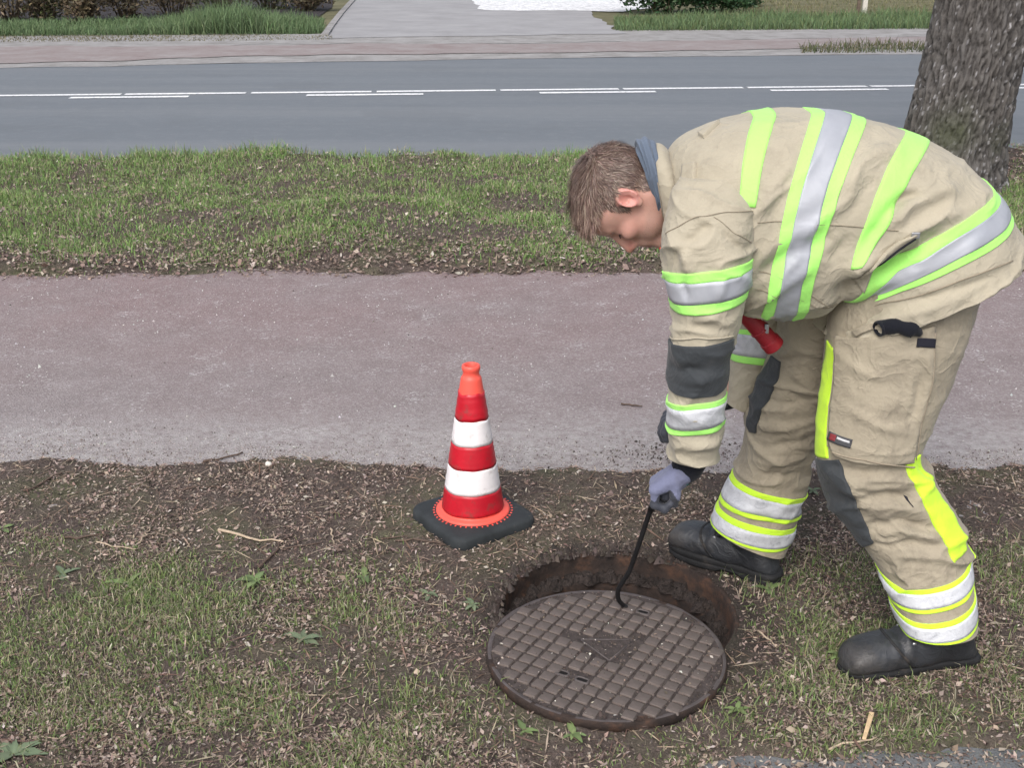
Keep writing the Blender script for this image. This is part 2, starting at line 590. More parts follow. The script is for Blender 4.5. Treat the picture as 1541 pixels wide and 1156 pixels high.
# pale worn strip along the near edge of the path
edg = m.math('MULTIPLY', m.fr(geo.outputs['Y'], 4.0, 3.72), m.fr(m.noise(26, 5, .7), 0.36, 0.62))
c = m.mix(m.math('MULTIPLY', edg, 0.6), c, (0.40, 0.385, 0.375))
m.set(c, 0.85, 0.25)
m.bump(v.outputs['Distance'], 0.5, 0.006)
M_PATH = m.m

m = NT('road_asphalt')
v = m.voro(120); spk = m.n('SeparateColor'); m.l(v.outputs['Color'], spk.inputs[0])
mp = m.n('Mapping'); mp.inputs['Scale'].default_value = (0.10, 1.0, 1.0); m.l(m.tc.outputs['Object'], mp.inputs[0])
c = m.ramp(m.noise(1.1, 5, .6, vec=mp.outputs[0]), [(0.3, (0.128, 0.144, 0.162)), (0.7, (0.160, 0.176, 0.194))])
c = m.mix(m.math('MULTIPLY', spk.outputs[0], 0.3), c, (0.10, 0.105, 0.115))
c = m.mix(m.math('MULTIPLY', m.fr(m.noise(7, 5, .7), .5, .75), .25), c, (0.24, 0.245, 0.25))
mp2 = m.n('Mapping'); mp2.inputs['Scale'].default_value = (0.05, 0.9, 1.0); m.l(m.tc.outputs['Object'], mp2.inputs[0])
c = m.mix(m.math('MULTIPLY', m.fr(m.noise(.9, 6, .7, vec=mp2.outputs[0]), .45, .62), .35), c, (0.205, 0.212, 0.22))
c = m.mix(m.math('MULTIPLY', m.fr(m.noise(.6, 4, .6), .56, .62), .25), c, (0.115, 0.125, 0.137))
m.set(c, 0.72, 0.4)
m.bump(v.outputs['Distance'], 0.3, 0.004)
M_ROAD = m.m

m = NT('lane_paint')
c = m.ramp(m.noise(30, 5, .7), [(0.36, (0.42, 0.43, 0.44)), (0.5, (0.80, 0.80, 0.80))])
m.set(c, 0.6, 0.3); M_PAINT = m.m

m = NT('far_path_red')
c = m.ramp(m.noise(1.6, 6, .8), [(0.3, (0.21, 0.165, 0.16)), (0.5, (.255, .22, .215)), (0.7, (0.30, 0.28, 0.275))])
m.set(c, .9, .2); M_FARRED = m.m
m = NT('far_shoulder')
c = m.ramp(m.noise(2.5, 6, .75), [(0.3, (0.19, 0.18, 0.17)), (0.55, (0.29, 0.28, 0.275)), (0.75, (0.36, 0.35, 0.345))])
m.set(c, .9, .2); M_SHOULDER = m.m
m = NT('driveway_asphalt')
c = m.ramp(m.noise(1.2, 6, .7), [(0.3, (0.255, 0.25, 0.255)), (0.7, (0.335, 0.33, 0.335))])
m.set(c, .9, .2); M_DRIVE = m.m
m = NT('white_gravel')
v = m.voro(14); spk = m.n('SeparateColor'); m.l(v.outputs['Color'], spk.inputs[0])
c = m.mix(spk.outputs[0], (0.45, 0.45, 0.46), (0.80, 0.80, 0.80))
m.set(c, .9, .2); M_GRAVEL = m.m
m = NT('pavement_asphalt')
v = m.voro(160); spk = m.n('SeparateColor'); m.l(v.outputs['Color'], spk.inputs[0])
c = m.ramp(m.noise(9, 5, .65), [(0.3, (0.095, 0.102, 0.108)), (0.7, (0.16, 0.165, 0.17))])
c = m.mix(m.math('MULTIPLY', spk.outputs[0], .18), c, (0.22, 0.22, 0.22))
m.set(c, .85, .25); m.bump(v.outputs['Distance'], .5, .004); M_PAVE = m.m
m = NT('lawn_soil')
c = m.ramp(m.noise(1.5, 6, .7), [(0.3, (0.085, 0.085, 0.05)), (0.7, (0.19, 0.175, 0.105))])
m.set(c, .95, .1); M_LAWN = m.m

# --- the ground: one sheet, polar round the manhole shaft, out to the horizon
rad = [HR]
while rad[-1] < 0.6: rad.append(rad[-1] + 0.008)
while rad[-1] < 2.3: rad.append(rad[-1] + 0.013)
while rad[-1] < 900: rad.append(rad[-1] * 1.021)
rad = np.array(rad); NA = 500
th = np.linspace(0, 2 * np.pi, NA, endpoint=False)
GX = HOLE[0] + rad[:, None] * np.cos(th); GY = HOLE[1] + rad[:, None] * np.sin(th)
GZ = ground_h(GX, GY)
GZ = np.where((np.hypot(GX, GY) > 60), -0.03, GZ)
ground = mesh_np('ground', np.stack([GX, GY, GZ], -1).reshape(-1, 3), grid_faces(len(rad), NA, True), M_SOIL)
tag(ground, kind='structure')

def sheet(name, f0, f1, z, mat, x0, x1, nx=160, ny=6, wob=0.0, parent=None):
    xs = np.concatenate([np.linspace(x0, x1, nx)])
    a, b = f0(xs), f1(xs)
    if wob: b = b + wob * n2(xs, xs * 0, 1.3, 9); a = a + wob * n2(xs, xs * 0, 1.3, 19)
    t = np.linspace(0, 1, ny)[:, None]
    Y = a * (1 - t) + b * t
    X = np.repeat(xs[None], ny, 0)
    o = mesh_np(name, np.stack([X, Y, np.full_like(X, z)], -1).reshape(-1, 3), grid_faces(ny, nx), mat, parent)
    return o
K = lambda v: (lambda x: np.asarray(x, float) * 0 + v)
off = lambda f, d: (lambda x: f(x) + d)
tag(sheet('cycle_path', off(e_near, -.35), off(e_far, .45), 0.0, M_PATH, -40, 40, 300), kind='structure')
road = tag(sheet('road', off(e_verge, -.4), e_road, 0.0, M_ROAD, -70, 70, 300), kind='structure')
tag(sheet('pavement', lambda x: e_pave(x) * 0 - 6.0, off(e_pave, .25), -0.004, M_PAVE, -8, 8, 100), kind='structure')
# far side of the road: pale shoulder, red path, verge strip, driveway
e_sh = edge([(-300, 100), (0, 95), (120, 93), (250, 89), (520, 83), (900, 80), (1100, 76), (1541, 70), (1900, 66)])
e_rp = edge([(-300, 72), (0, 71), (300, 69), (520, 66), (770, 66), (1000, 62), (1250, 58), (1541, 53), (1900, 50)])
e_gv = edge([(-300, 56), (0, 54), (300, 52), (520, 52), (770, 50), (930, 47), (1250, 46), (1541, 43), (1900, 42)])
tag(sheet('road_shoulder', off(e_road, -.05), off(e_gv, .1), 0.004, M_SHOULDER, -70, 70, 500, wob=.1), kind='structure')
tag(sheet('far_footpath', e_sh, e_rp, 0.012, M_FARRED, -70, 70, 500, wob=.22), kind='structure')
tag(sheet('far_verge', off(e_rp, -.05), off(e_gv, .3), 0.008, M_SHOULDER, -70, 70, 500, wob=.3), kind='structure')
tag(sheet('lawn', off(e_gv, .2), K(120), -0.002, M_LAWN, -70, 70, 100), kind='structure')
def quad_sheet(name, pxs, z, mat):
    c = [G(x, y, z) for x, y in pxs]; v = []
    for i in range(len(c)):
        a, b = c[i], c[(i + 1) % len(c)]
        nn = max(1, int(np.linalg.norm(b - a) / .12)); nn = min(nn, 160)
        for k in range(nn):
            q = a + (b - a) * k / nn
            v.append(q + np.array([.09 * float(n2(q[0], q[1], 1.7, 3)), .16 * float(n2(q[0], q[1], 1.4, 8)), 0]))
    return tag(mesh_np(name, v, [tuple(range(len(v)))], mat, smooth=False), kind='structure')
quad_sheet('driveway', [(489, 57), (940, 50), (905, 30), (885, 10), (868, -8), (860, -40), (570, -40), (540, -10), (510, 18)], 0.013, M_DRIVE)
quad_sheet('gravel_yard', [(722, 15), (800, 15.5), (860, 15), (930, 17), (985, 10), (990, -10), (960, -40), (690, -40)], 0.018, M_GRAVEL)
# low kerb of the driveway entrance
kv, kf = [], []
pts = [G(489, 54), G(500, 38), G(514, 20), G(530, 2), G(545, -18)]
for i in range(4):
    a, b = pts[i], pts[i + 1]
    d = (b - a) / np.linalg.norm(b - a); nn = np.array([-d[1], d[0], 0]) * .06
    q = [a + nn, a - nn, b - nn * .98, b + nn * .98]
    V = [np.array([p[0], p[1], z]) for z in (0, .04) for p in q]
    kv.append((np.array(V), [(4, 5, 6, 7), (0, 1, 5, 4), (1, 2, 6, 5), (2, 3, 7, 6), (3, 0, 4, 7)]))
V, F = join(kv)
tag(mesh_np('driveway_kerb', V, F, M_SHOULDER, smooth=False), kind='structure')

# lane markings: two rows of long dashes, children of the road
def dash(x0, y0, x1, y1, w):
    a, b = G(x0, y0, .004), G(x1, y1, .004)
    d = b - a; L = np.linalg.norm(d); d /= L
    nn = np.array([-d[1], d[0], 0]) * w / 2
    nx = max(2, int(L / .12)); t = np.linspace(0, 1, nx)
    rows = []
    for sgn in (1, -1):
        p = a + t[:, None] * (b - a) + sgn * nn + (np.stack([0 * t, .004 * n2(t * L * 9, t * 0 + x0 * .1 + sgn, 1, 3), 0 * t], -1))
        rows.append(p)
    V = np.concatenate(rows)
    return mesh_np('lane_marking', V, grid_faces(2, nx), M_PAINT, parent=road, smooth=False)
def ymark(x, top=True):
    return (143.2 - (x) * (16.6 / 1541) + 3.0 * ((x - 770) / 770) ** 2 * 0 ) if top else (147.5 - x * (16.0 / 1541))
xs = [-560, -370, -182, 4 - 4]
ends = [(-390, -198), (-190, -10), (-8 + 5, 182), (188, 370), (378, 559), (567, 746), (753, 931), (938, 1118), (1125, 1304), (1310, 1500), (1507, 1690), (1697, 1880)]
for a, b in ends: dash(a, ymark(a), b, ymark(b), .115)
for a, b in [(-250, -75), (105, 284), (461, 637), (812, 987), (1160, 1336), (1510, 1690)]: dash(a, ymark(a, 0), b, ymark(b, 0), .12)

# ------------------------------------------------------------------ scattered ground cover ("stuff")
M_BLADE = attr_mat('grass_blades', .7, .25, .25)
M_FLAKE = attr_mat('leaf_flakes', .8, .2, .05)

def blades(name, x, y, z, h, w, colors, lean=.5, nseg=2):
    n = len(x)
    ang = rng.uniform(0, 2 * np.pi, n); la = rng.uniform(0, 2 * np.pi, n)
    ln = np.abs(rng.normal(0, lean, n)) + .1
    wd = np.stack([np.cos(ang), np.sin(ang), 0 * ang], -1) * (w / 2)[:, None]
    ld = np.stack([np.cos(la), np.sin(la), 0 * la], -1)
    b = np.stack([x, y, z], -1)
    up = np.array([0, 0, 1.0])
    mid = b + up * (h * .55 * np.cos(ln * .6))[:, None] + ld * (h * .55 * np.sin(ln * .6))[:, None]
    tip = mid + up * (h * .45 * np.cos(np.minimum(ln * 1.9, 2.0)))[:, None] + ld * (h * .45 * np.sin(np.minimum(ln * 1.9, 2.0)))[:, None]
    V = np.stack([b - wd, b + wd, mid + wd * .8, mid - wd * .8, tip], 1).reshape(-1, 3)
    k = np.arange(n)[:, None] * 5
    F = np.concatenate([k + [0, 1, 2], k + [0, 2, 3], k + [3, 2, 4]])
    C = np.repeat(colors, 5, 0)
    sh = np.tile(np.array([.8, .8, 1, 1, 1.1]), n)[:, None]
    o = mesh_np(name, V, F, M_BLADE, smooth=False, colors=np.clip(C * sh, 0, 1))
    return o

def flakes(name, x, y, z, L, asp, colors, tilt=.3, mat=None):
    n = len(x)
    a = rng.uniform(0, 2 * np.pi, n)
    d = np.stack([np.cos(a), np.sin(a), rng.normal(0, tilt, n)], -1); d /= np.linalg.norm(d, axis=1, keepdims=True)
    s_ = np.stack([-np.sin(a), np.cos(a), rng.normal(0, tilt, n)], -1)
    up = np.cross(d, s_)
    c = np.stack([x, y, z], -1)
    w = L * asp / 2
    lift = rng.uniform(-.2, .45, n) * w
    V = np.stack([c - d * (L / 2)[:, None], c - d * (L * .1)[:, None] + s_ * w[:, None] + up * lift[:, None],
                  c + d * (L / 2)[:, None] + up * (lift * .4)[:, None], c - d * (L * .1)[:, None] - s_ * w[:, None] + up * lift[:, None]], 1).reshape(-1, 3)
    k = np.arange(n)[:, None] * 4
    F = np.concatenate([k + [0, 1, 2], k + [0, 2, 3]])
    return mesh_np(name, V, F, mat or M_FLAKE, smooth=False, colors=np.repeat(colors, 4, 0))

def pick(pal, n, jit=.25):
    pal = np.array(pal); c = pal[rng.integers(0, len(pal), n)]
    return np.clip(c * rng.uniform(1 - jit, 1 + jit, (n, 1)) * rng.uniform(.94, 1.06, (n, 3)), 0.005, 1)

def in_hole(x, y, r): return np.hypot(x - HOLE[0], y - HOLE[1]) < r
LIDC = G(912, 977, .034)
CONEC = G(712, 790)
def blocked(x, y, pad=0.0):
    return in_hole(x, y, HR + .02 + pad) | (np.hypot(x - LIDC[0], y - LIDC[1]) < .283 + pad)
def near_pts(n, x0=-2.5, x1=2.5, y0=1.75, y1=4.15):
    n = int(n * 2.5 / 1.75)
    # more points close by: denser sampling in screen terms
    x = rng.uniform(x0, x1, n); y = y0 + (y1 - y0) * rng.random(n) ** 1.15
    k = np.abs(x) < .50 * y + .75
    return x[k], y[k]
def soil_mask(x, y):
    return (y < e_near(x) + 0.02 + .03 * n2(x, y, 6, 1)) & (y > e_pave(x) - .01)

# green cover weight of the near strip: grass low and left, thin to bare by the path and round the manhole
def grass_w(x, y):
    dd = (e_near(x) - y)
    w = sstep(.38, .85, dd + .22 * n2(x, y, 3.0, 31))
    w = w * (.10 + .90 * sstep(-.35, .55, n2(x, y, 5.0, 32, 4)))
    dh = np.hypot(x - HOLE[0], y - HOLE[1]); dl = np.hypot(x - LIDC[0], y - LIDC[1])
    bare = sstep(.02, .34, np.minimum(dh - HR, dl - .29) + .10 * n2(x, y, 8, 33))
    return w * (0.06 + .94 * bare)

GREENS = [(.125, .175, .06), (.10, .15, .055), (.155, .20, .075), (.12, .15, .07), (.18, .20, .09)]
STRAW = [(.28, .245, .18), (.23, .20, .15), (.34, .295, .22), (.20, .175, .125)]
BROWN = [(.19, .135, .11), (.24, .175, .142), (.29, .215, .176), (.15, .11, .092), (.36, .285, .24)]
PALE = [(.34, .27, .22), (.40, .33, .27), (.30, .24, .195), (.46, .40, .34)]

x, y = near_pts(430000); k = soil_mask(x, y) & ~blocked(x, y) & (rng.random(len(x)) < grass_w(x, y)); x, y = x[k], y[k]
n = len(x); hh = rng.uniform(.010, .031, n) * (1 + .45 * n2(x, y, 3, 40))
mixg = rng.random(n) < .27 + .2 * n2(x, y, 4, 41)
C = np.where(mixg[:, None], pick(STRAW, n), pick(GREENS, n)) * 1.52
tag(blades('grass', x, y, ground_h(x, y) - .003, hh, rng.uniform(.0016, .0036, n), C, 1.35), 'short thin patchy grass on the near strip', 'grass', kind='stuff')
print('near grass', n)
# tufts of taller grass
tx, ty, tc = [], [], []
for (px, py, cnt, sp_) in [(1110, 875, 60, .05), (1135, 900, 40, .05), (1490, 870, 90, .08), (1530, 900, 90, .08), (1460, 1010, 40, .05), (1250, 985, 50, .06), (1230, 1000, 40, .05), (1215, 890, 50, .06), (1280, 860, 30, .05), (1180, 945, 30, .06), (45, 900, 60, .1), (140, 900, 60, .08), (560, 960, 60, .08), (600, 1080, 50, .08), (350, 1020, 80, .1), (250, 985, 70, .1), (780, 985, 30, .06), (745, 1060, 40, .06), (1090, 1090, 25, .05), (1330, 1060, 40, .06), (1500, 1060, 50, .08), (1190, 1050, 40, .05), (470, 905, 40, .08), (1540, 830, 80, .1), (620, 870, 35, .06), (100, 1110, 80, .12), (420, 1110, 70, .1), (1185, 860, 40, .05)]:
    g = G(px, py); tx.append(g[0] + rng.normal(0, sp_, cnt)); ty.append(g[1] + rng.normal(0, sp_, cnt))
x, y = np.concatenate(tx), np.concatenate(ty); k = soil_mask(x, y) & ~blocked(x, y); x, y = x[k], y[k]; n = len(x)
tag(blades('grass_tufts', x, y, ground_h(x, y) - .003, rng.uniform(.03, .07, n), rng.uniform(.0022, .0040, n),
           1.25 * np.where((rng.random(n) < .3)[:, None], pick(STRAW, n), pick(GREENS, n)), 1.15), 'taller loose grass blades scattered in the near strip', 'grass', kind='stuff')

# leaf litter: small bud scales, chips and leaf bits
x, y = near_pts(230000); k = soil_mask(x, y) & ~blocked(x, y, .0)
dh = np.minimum(np.hypot(x - HOLE[0], y - HOLE[1]) - HR, np.hypot(x - LIDC[0], y - LIDC[1]) - .29)
dens = .15 + .85 * sstep(-.35, .55, n2(x, y, 7, 44, 4)); dens *= .22 + .78 * sstep(.0, .22, dh + .05 * n2(x, y, 9, 45))
k &= rng.random(len(x)) < dens; x, y = x[k], y[k]; n = len(x)
L = rng.gamma(3, .0022, n) + .0035
pal = rng.random(n)
C = np.where((pal < .71)[:, None], pick(BROWN, n), np.where((pal < .86)[:, None], pick(PALE, n), pick([(.04, .03, .026)], n)))
tag(flakes('leaf_litter', x, y, ground_h(x, y) + .002 + rng.uniform(0, .005, n), L, rng.uniform(.18, .55, n), C, .35), 'brown leaf bits and bud scales littering the near soil', 'leaf litter', kind='stuff')
print('near litter', n)
# bigger pale leaf scraps
x, y = near_pts(3800); k = soil_mask(x, y) & ~blocked(x, y, .02); x, y = x[k], y[k]; n = len(x)
tag(flakes('leaf_scraps', x, y, ground_h(x, y) + .006, rng.uniform(.010, .020, n), rng.uniform(.25, .6, n), pick(PALE + BROWN[2:], n, .2), .4), 'pale dry leaf scraps lying on the near strip', 'leaf litter', kind='stuff')
# thin stalks and needles
x, y = near_pts(9000); k = soil_mask(x, y) & ~blocked(x, y, .01); x, y = x[k], y[k]; n = len(x)
tag(flakes('dry_stalks', x, y, ground_h(x, y) + .006, rng.gamma(3, .012, n) + .01, rng.uniform(.025, .06, n), pick([(.22, .15, .11), (.14, .09, .07), (.40, .32, .23)], n), .12), 'thin dry stalks strewn over the soil', 'stalks', kind='stuff')
# soil crumbs and grit, also along the ragged path edge
def crumbs(name, x, y, z, r, colors, label):
    n = len(x)
    t = np.array([(1, 0, -.5), (-.5, .87, -.5), (-.5, -.87, -.5), (0.1, 0.1, .8)])
    ang = rng.uniform(0, 6.28, n)
    R = np.stack([np.stack([np.cos(ang), -np.sin(ang), 0 * ang], -1), np.stack([np.sin(ang), np.cos(ang), 0 * ang], -1), np.stack([0 * ang, 0 * ang, 1 + 0 * ang], -1)], 1)
    V = np.einsum('nij,kj->nki', R, t) * (r[:, None, None] * rng.uniform(.6, 1.3, (n, 1, 3))) + np.stack([x, y, z], -1)[:, None]
    k = np.arange(n)[:, None] * 4
    F = np.concatenate([k + [0, 1, 3], k + [1, 2, 3], k + [2, 0, 3]])
    return tag(mesh_np(name, V.reshape(-1, 3), F, M_FLAKE, smooth=False, colors=np.repeat(colors, 4, 0)), label, 'soil', kind='stuff')
x, y = near_pts(30000); k = soil_mask(x, y) & ~in_hole(x, y, HR) & ~(np.hypot(x - LIDC[0], y - LIDC[1]) < .27); x, y = x[k], y[k]; n = len(x)
crumbs('soil_crumbs', x, y, ground_h(x, y) + .001, rng.gamma(2, .0014, n) + .0012, pick([(.10, .078, .068), (.14, .11, .095), (.18, .145, .125), (.07, .055, .048)], n), 'dark crumbs of loose soil between the litter')
# crumbs spilled on the path edge
xs_ = rng.uniform(-2.5, 2.5, 9000); ys_ = e_near(xs_) + np.abs(rng.normal(0, .06, 9000)) * (1 + 1.2 * (n2(xs_, xs_ * 0, 2, 51) > .15))
hs = np.maximum(ground_h(xs_, ys_), 0)
crumbs('path_grit', xs_, ys_, hs + .001, rng.gamma(2, .0009, 9000) + .0008, pick([(.10, .08, .07), (.16, .13, .115), (.40, .37, .35), (.25, .22, .20), (.33, .31, .30)], 9000), 'grit and soil crumbs spilled on the path edge')
# spilled soil on the path behind the far hand
xx = P(985, 655, 3.9)[0]
g0 = G(1000, 672)
x = g0[0] + rng.normal(0.03, .13, 520); y = g0[1] + rng.normal(-.05, .06, 520); k = y > e_near(x); x, y = x[k], y[k]; n = len(x)
crumbs('spilled_soil', x, y, np.maximum(ground_h(x, y), 0) + .002, rng.gamma(2, .0010, n) + .0008, pick([(.05, .04, .036), (.08, .063, .056), (.12, .10, .09)], n), 'dark soil spilled on the cycle path behind the arm')
# loose chips on the cycle path
n = 6500
x = rng.uniform(-3.6, 3.6, n); y = rng.uniform(3.6, 6.4, n); k = (y > e_near(x) + .03) & (y < e_far(x)); x, y = x[k], y[k]; n = len(x)
kk = rng.random(n) < (.15 + .85 * sstep(.0, .6, n2(x, y, 2.5, 61))); x, y = x[kk], y[kk]; n = len(x)
crumbs('path_chips', x, y, 0 * x + .001, rng.gamma(2, .0013, n) + .001, pick([(.50, .49, .47), (.40, .38, .37), (.12, .10, .09), (.56, .55, .54)], n), 'pale stone chips loose on the cycle path')

# litter and soil spilling over the pavement edge
n = 1300
x = rng.uniform(.3, 1.6, n); y = e_pave(x) - np.abs(rng.normal(0, .035, n)); 
crumbs('pavement_grit', x, y, np.maximum(ground_h(x, y), -.004) + .001, rng.gamma(2, .0011, n) + .0009, pick([(.06, .048, .042), (.12, .09, .08), (.22, .19, .165)], n), 'soil and grit spilling over the pavement edge')
n = 700
x = rng.uniform(.3, 1.6, n); y = e_pave(x) + rng.normal(0, .03, n)
tag(flakes('pavement_litter', x, y, np.maximum(ground_h(x, y), -.004) + .004, rng.gamma(3, .003, n) + .004, rng.uniform(.2, .6, n), pick(BROWN + PALE, n), .35), 'leaf bits lying along the pavement edge', 'leaf litter', kind='stuff')
# clods of soil lying on and around the rim of the manhole
n = 1900
a_ = rng.uniform(.9, 4.0, n); r_ = HR + rng.normal(.016, .020, n)
x = HOLE[0] + r_ * np.cos(a_); y = HOLE[1] + r_ * np.sin(a_)
k = (r_ > HR - .016) & (np.hypot(x - LIDC[0], y - LIDC[1]) > .29) & (n2(x, y, 12, 91) > -.35); x, y, r_ = x[k], y[k], r_[k]; n = len(x)
crumbs('rim_soil', x, y, np.where(r_ < HR + .01, .004, ground_h(x, y) + .001), rng.gamma(2, .0022, n) + .0015, pick([(.05, .040, .035), (.075, .06, .052), (.10, .08, .07), (.035, .028, .025)], n), 'dark clods of soil on the manhole rim')
# verge between path and road
def verge_pts(n):
    y = rng.uniform(5.55, 10.2, n); x = rng.uniform(-1, 1, n) * (.46 * y + .7)
    return x, y
def verge_mask(x, y):
    r = .05 * n2(x, y, 6, 1)
    return (y > e_far(x) + r - .03) & (y < e_verge(x) + r)
def verge_w(x, y):
    d = (y - e_far(x)) / (e_verge(x) - e_far(x))
    w = sstep(.02, .17, d + .10 * n2(x, y, 1.3, 71)) * (.20 + .80 * sstep(-.6, .40, n2(x, y, 2.6, 72, 4)))
    t = np.hypot(x - 3.75, y - 9.0)
    return w * (.1 + .9 * sstep(.3, 1.3, t + .3 * n2(x, y, 2, 73)))
x, y = verge_pts(390000); k = verge_mask(x, y) & (rng.random(len(x)) < verge_w(x, y)); x, y = x[k], y[k]; n = len(x)
VG = [(.15, .25, .075), (.12, .21, .065), (.185, .275, .09), (.15, .22, .08), (.23, .27, .115)]
C = np.where((rng.random(n) < .22)[:, None], pick(STRAW, n), pick(VG, n)) * 1.33
edge_b = 1 + .8 * np.exp(-((e_verge(x) - y) / .35) ** 2)
tag(blades('verge_grass', x, y, ground_h(x, y) - .004, rng.uniform(.022, .06, n) * (1 + .55 * n2(x, y, 2.2, 75)) * edge_b, rng.uniform(.003, .0065, n), C, 1.0), 'green grass on the verge between path and road', 'grass', kind='stuff')
print('verge grass', n)
x, y = verge_pts(150000); k = verge_mask(x, y); d = (y - e_far(x)) / (e_verge(x) - e_far(x))
k &= rng.random(len(x)) < (.20 + .8 * (1 - sstep(.03, .24, d)) + .5 * (np.hypot(x - 3.75, y - 9) < 1.2)); x, y = x[k], y[k]; n = len(x)
C = np.where((rng.random(n) < .72)[:, None], pick([(.21, .155, .13), (.26, .195, .16), (.16, .115, .095)], n), pick(PALE, n))
tag(flakes('verge_leaves', x, y, ground_h(x, y) + .006 + rng.uniform(0, .02, n), rng.gamma(3, .0042, n) + .007, rng.uniform(.25, .65, n), C, .45), 'dry brown leaves fallen on the verge', 'leaf litter', kind='stuff')
# far verge grass, left and right of the driveway
def far_grass(name, poly_lo, poly_hi, x0, x1, n, h0, h1, colors, label, taper=None):
    px = rng.uniform(x0, x1, n); f = rng.random(n)
    lo = np.interp(px, *zip(*poly_lo)); hi = np.interp(px, *zip(*poly_hi))
    g = np.array([G(a, l + (h_ - l) * b, 0.0) for a, b, l, h_ in zip(px, f, lo, hi)])
    hh = rng.uniform(h0, h1, n) * (1 + .35 * n2(g[:, 0], g[:, 1], .8, 81))
    if taper: hh = hh * np.interp(px, *zip(*taper))
    tag(blades(name, g[:, 0], g[:, 1], g[:, 2] - .005, hh, rng.uniform(.010, .018, n), pick(colors, n), .55), label, 'grass', kind='stuff')
FG = [(.135, .205, .095), (.115, .18, .085), (.16, .225, .11), (.15, .20, .105)]
far_grass('far_grass', [(-250, 56), (0, 55), (300, 53), (440, 52), (485, 50)], [(-250, 40), (0, 40), (300, 34), (440, 34), (485, 36)], -250, 487, 20000, .14, .30, FG, 'lush grass left of the driveway across the road',
          taper=[(-250, .75), (150, .8), (250, 1.1), (320, 1.9), (370, 2.0), (420, 1.3), (487, .7)])
far_grass('far_roadside_grass', [(925, 47), (1400, 44), (1800, 42)], [(925, 30), (1400, 25), (1800, 24)], 925, 1800, 19000, .10, .26, FG + [(.15, .19, .08)], 'grass strip right of the driveway across the road')
far_grass('far_lawn_grass', [(1130, 26), (1800, 24)], [(1130, -30), (1800, -30)], 1080, 1800, 12000, .05, .10, [(.20, .19, .10), (.16, .17, .08), (.24, .21, .13)], 'dry pale lawn beyond the roadside grass')
far_grass('far_shoulder_weeds', [(1210, 80), (1300, 80), (1800, 76)], [(1210, 72), (1300, 68), (1800, 64)], 1205, 1800, 2600, .04, .16, [(.10, .12, .06), (.16, .15, .09)], 'low weeds on the far road shoulder')
far_grass('far_dry_edge', [(-250, 66), (0, 64), (330, 62), (500, 60)], [(-250, 55), (0, 54), (330, 52), (500, 54)], -250, 500, 5000, .02, .06, [(.20, .18, .11), (.15, .14, .08)], 'dry short grass along the far footpath')

# ================================================================== OBJECTS
# ------------------------------------------------------------------ tree on the verge
M_BARK = NT('bark')
m = M_BARK
a = m.n('Attribute'); a.attribute_name = 'Col'
c = m.mix(.35, a.outputs['Color'], m.ramp(m.noise(40, 5, .7), [(.3, (.03, .028, .027)), (.7, (.19, .182, .178))]))
m.set(c, .92, .15); m.bump(m.noise(90, 4, .7), .6, .006); M_BARK = m.m
tree_base = G(1418, 285)
tree = tag(empty('oak_tree', (tree_base[0], tree_base[1], 0)), 'thick tree trunk with furrowed pale-flecked bark behind the bending person', 'tree')
nu, nt = 330, 250
zz = np.linspace(-.05, 5.2, nu) ; zz = -.05 + 5.25 * np.linspace(0, 1, nu) ** 1.35
t = np.linspace(0, 2 * np.pi, nt, endpoint=False)
Zg, Tg = np.meshgrid(zz, t, indexing='ij')
R0 = .300 + .10 * np.exp(-Zg / .20) + .03 * np.exp(-Zg / .9) - .012 * Zg
R0 = R0 * (1 + .05 * np.sin(3 * Tg + 1) * np.exp(-Zg / .5) + .02 * np.sin(2 * Tg + Zg))
cx = tree_base[0] + .175 * Zg * .42 + .03 * np.sin(Zg * 1.2); cy = tree_base[1] + .02 * Zg
U_ = np.stack([np.cos(Tg) * 13, np.sin(Tg) * 13, Zg * 6.5], -1)
U_ = U_ + .6 * np.stack([fbm(U_ * .9, 3), fbm(U_ * .9 + 9, 3), fbm(U_ * .9 + 19, 3)], -1)
# cellular ridges: distance to the two nearest feature points
def worley(p):
    i = np.floor(p).astype(np.int64); f1 = np.full(p.shape[:-1], 9.); f2 = f1.copy(); idv = f1 * 0
    for dx in (-1, 0, 1):
        for dy in (-1, 0, 1):
            for dz in (-1, 0, 1):
                c = i + [dx, dy, dz]
                q = c + np.stack([_h(c[..., 0], c[..., 1], c[..., 2]), _h(c[..., 0] + 57, c[..., 1], c[..., 2]), _h(c[..., 0], c[..., 1] + 113, c[..., 2])], -1)
                d = np.linalg.norm(p - q, axis=-1)
                h_ = _h(c[..., 0] + 7, c[..., 1] + 3, c[..., 2] + 11)
                m_ = d < f1
                f2 = np.where(m_, f1, np.minimum(f2, d)); idv = np.where(m_, h_, idv); f1 = np.where(m_, d, f1)
    return f1, f2, idv
f1, f2, idv = worley(U_)
ridge = np.clip((f2 - f1) * 2.2, 0, 1) ** .6
Rr = R0 + (ridge - .5) * .034 + .010 * (idv - .5)
V = np.stack([cx - tree_base[0] + Rr * np.cos(Tg), cy - tree_base[1] + Rr * np.sin(Tg), Zg], -1)
plate = np.clip(ridge * 1.2 - .1, 0, 1)[..., None]
dark = np.array([.020, .016, .014]); grey = np.array([.135, .126, .120]); brn = np.array([.110, .094, .078])
colr = dark + (grey * (1 - .5 * idv[..., None]) + brn * .5 * idv[..., None] - dark) * plate
fleck_f1, _, fid = worley(np.stack([np.cos(Tg) * 26, np.sin(Tg) * 26, Zg * 26], -1))
lowb = np.exp(-np.clip(Zg - .1, 0, 9) / .45)
fl = ((fid > .85 - .40 * lowb) & (fleck_f1 < .34) & (ridge > .35))
colr = np.where(fl[..., None], np.array([.42, .41, .42]) * (0.75 + .4 * idv[..., None]), colr)
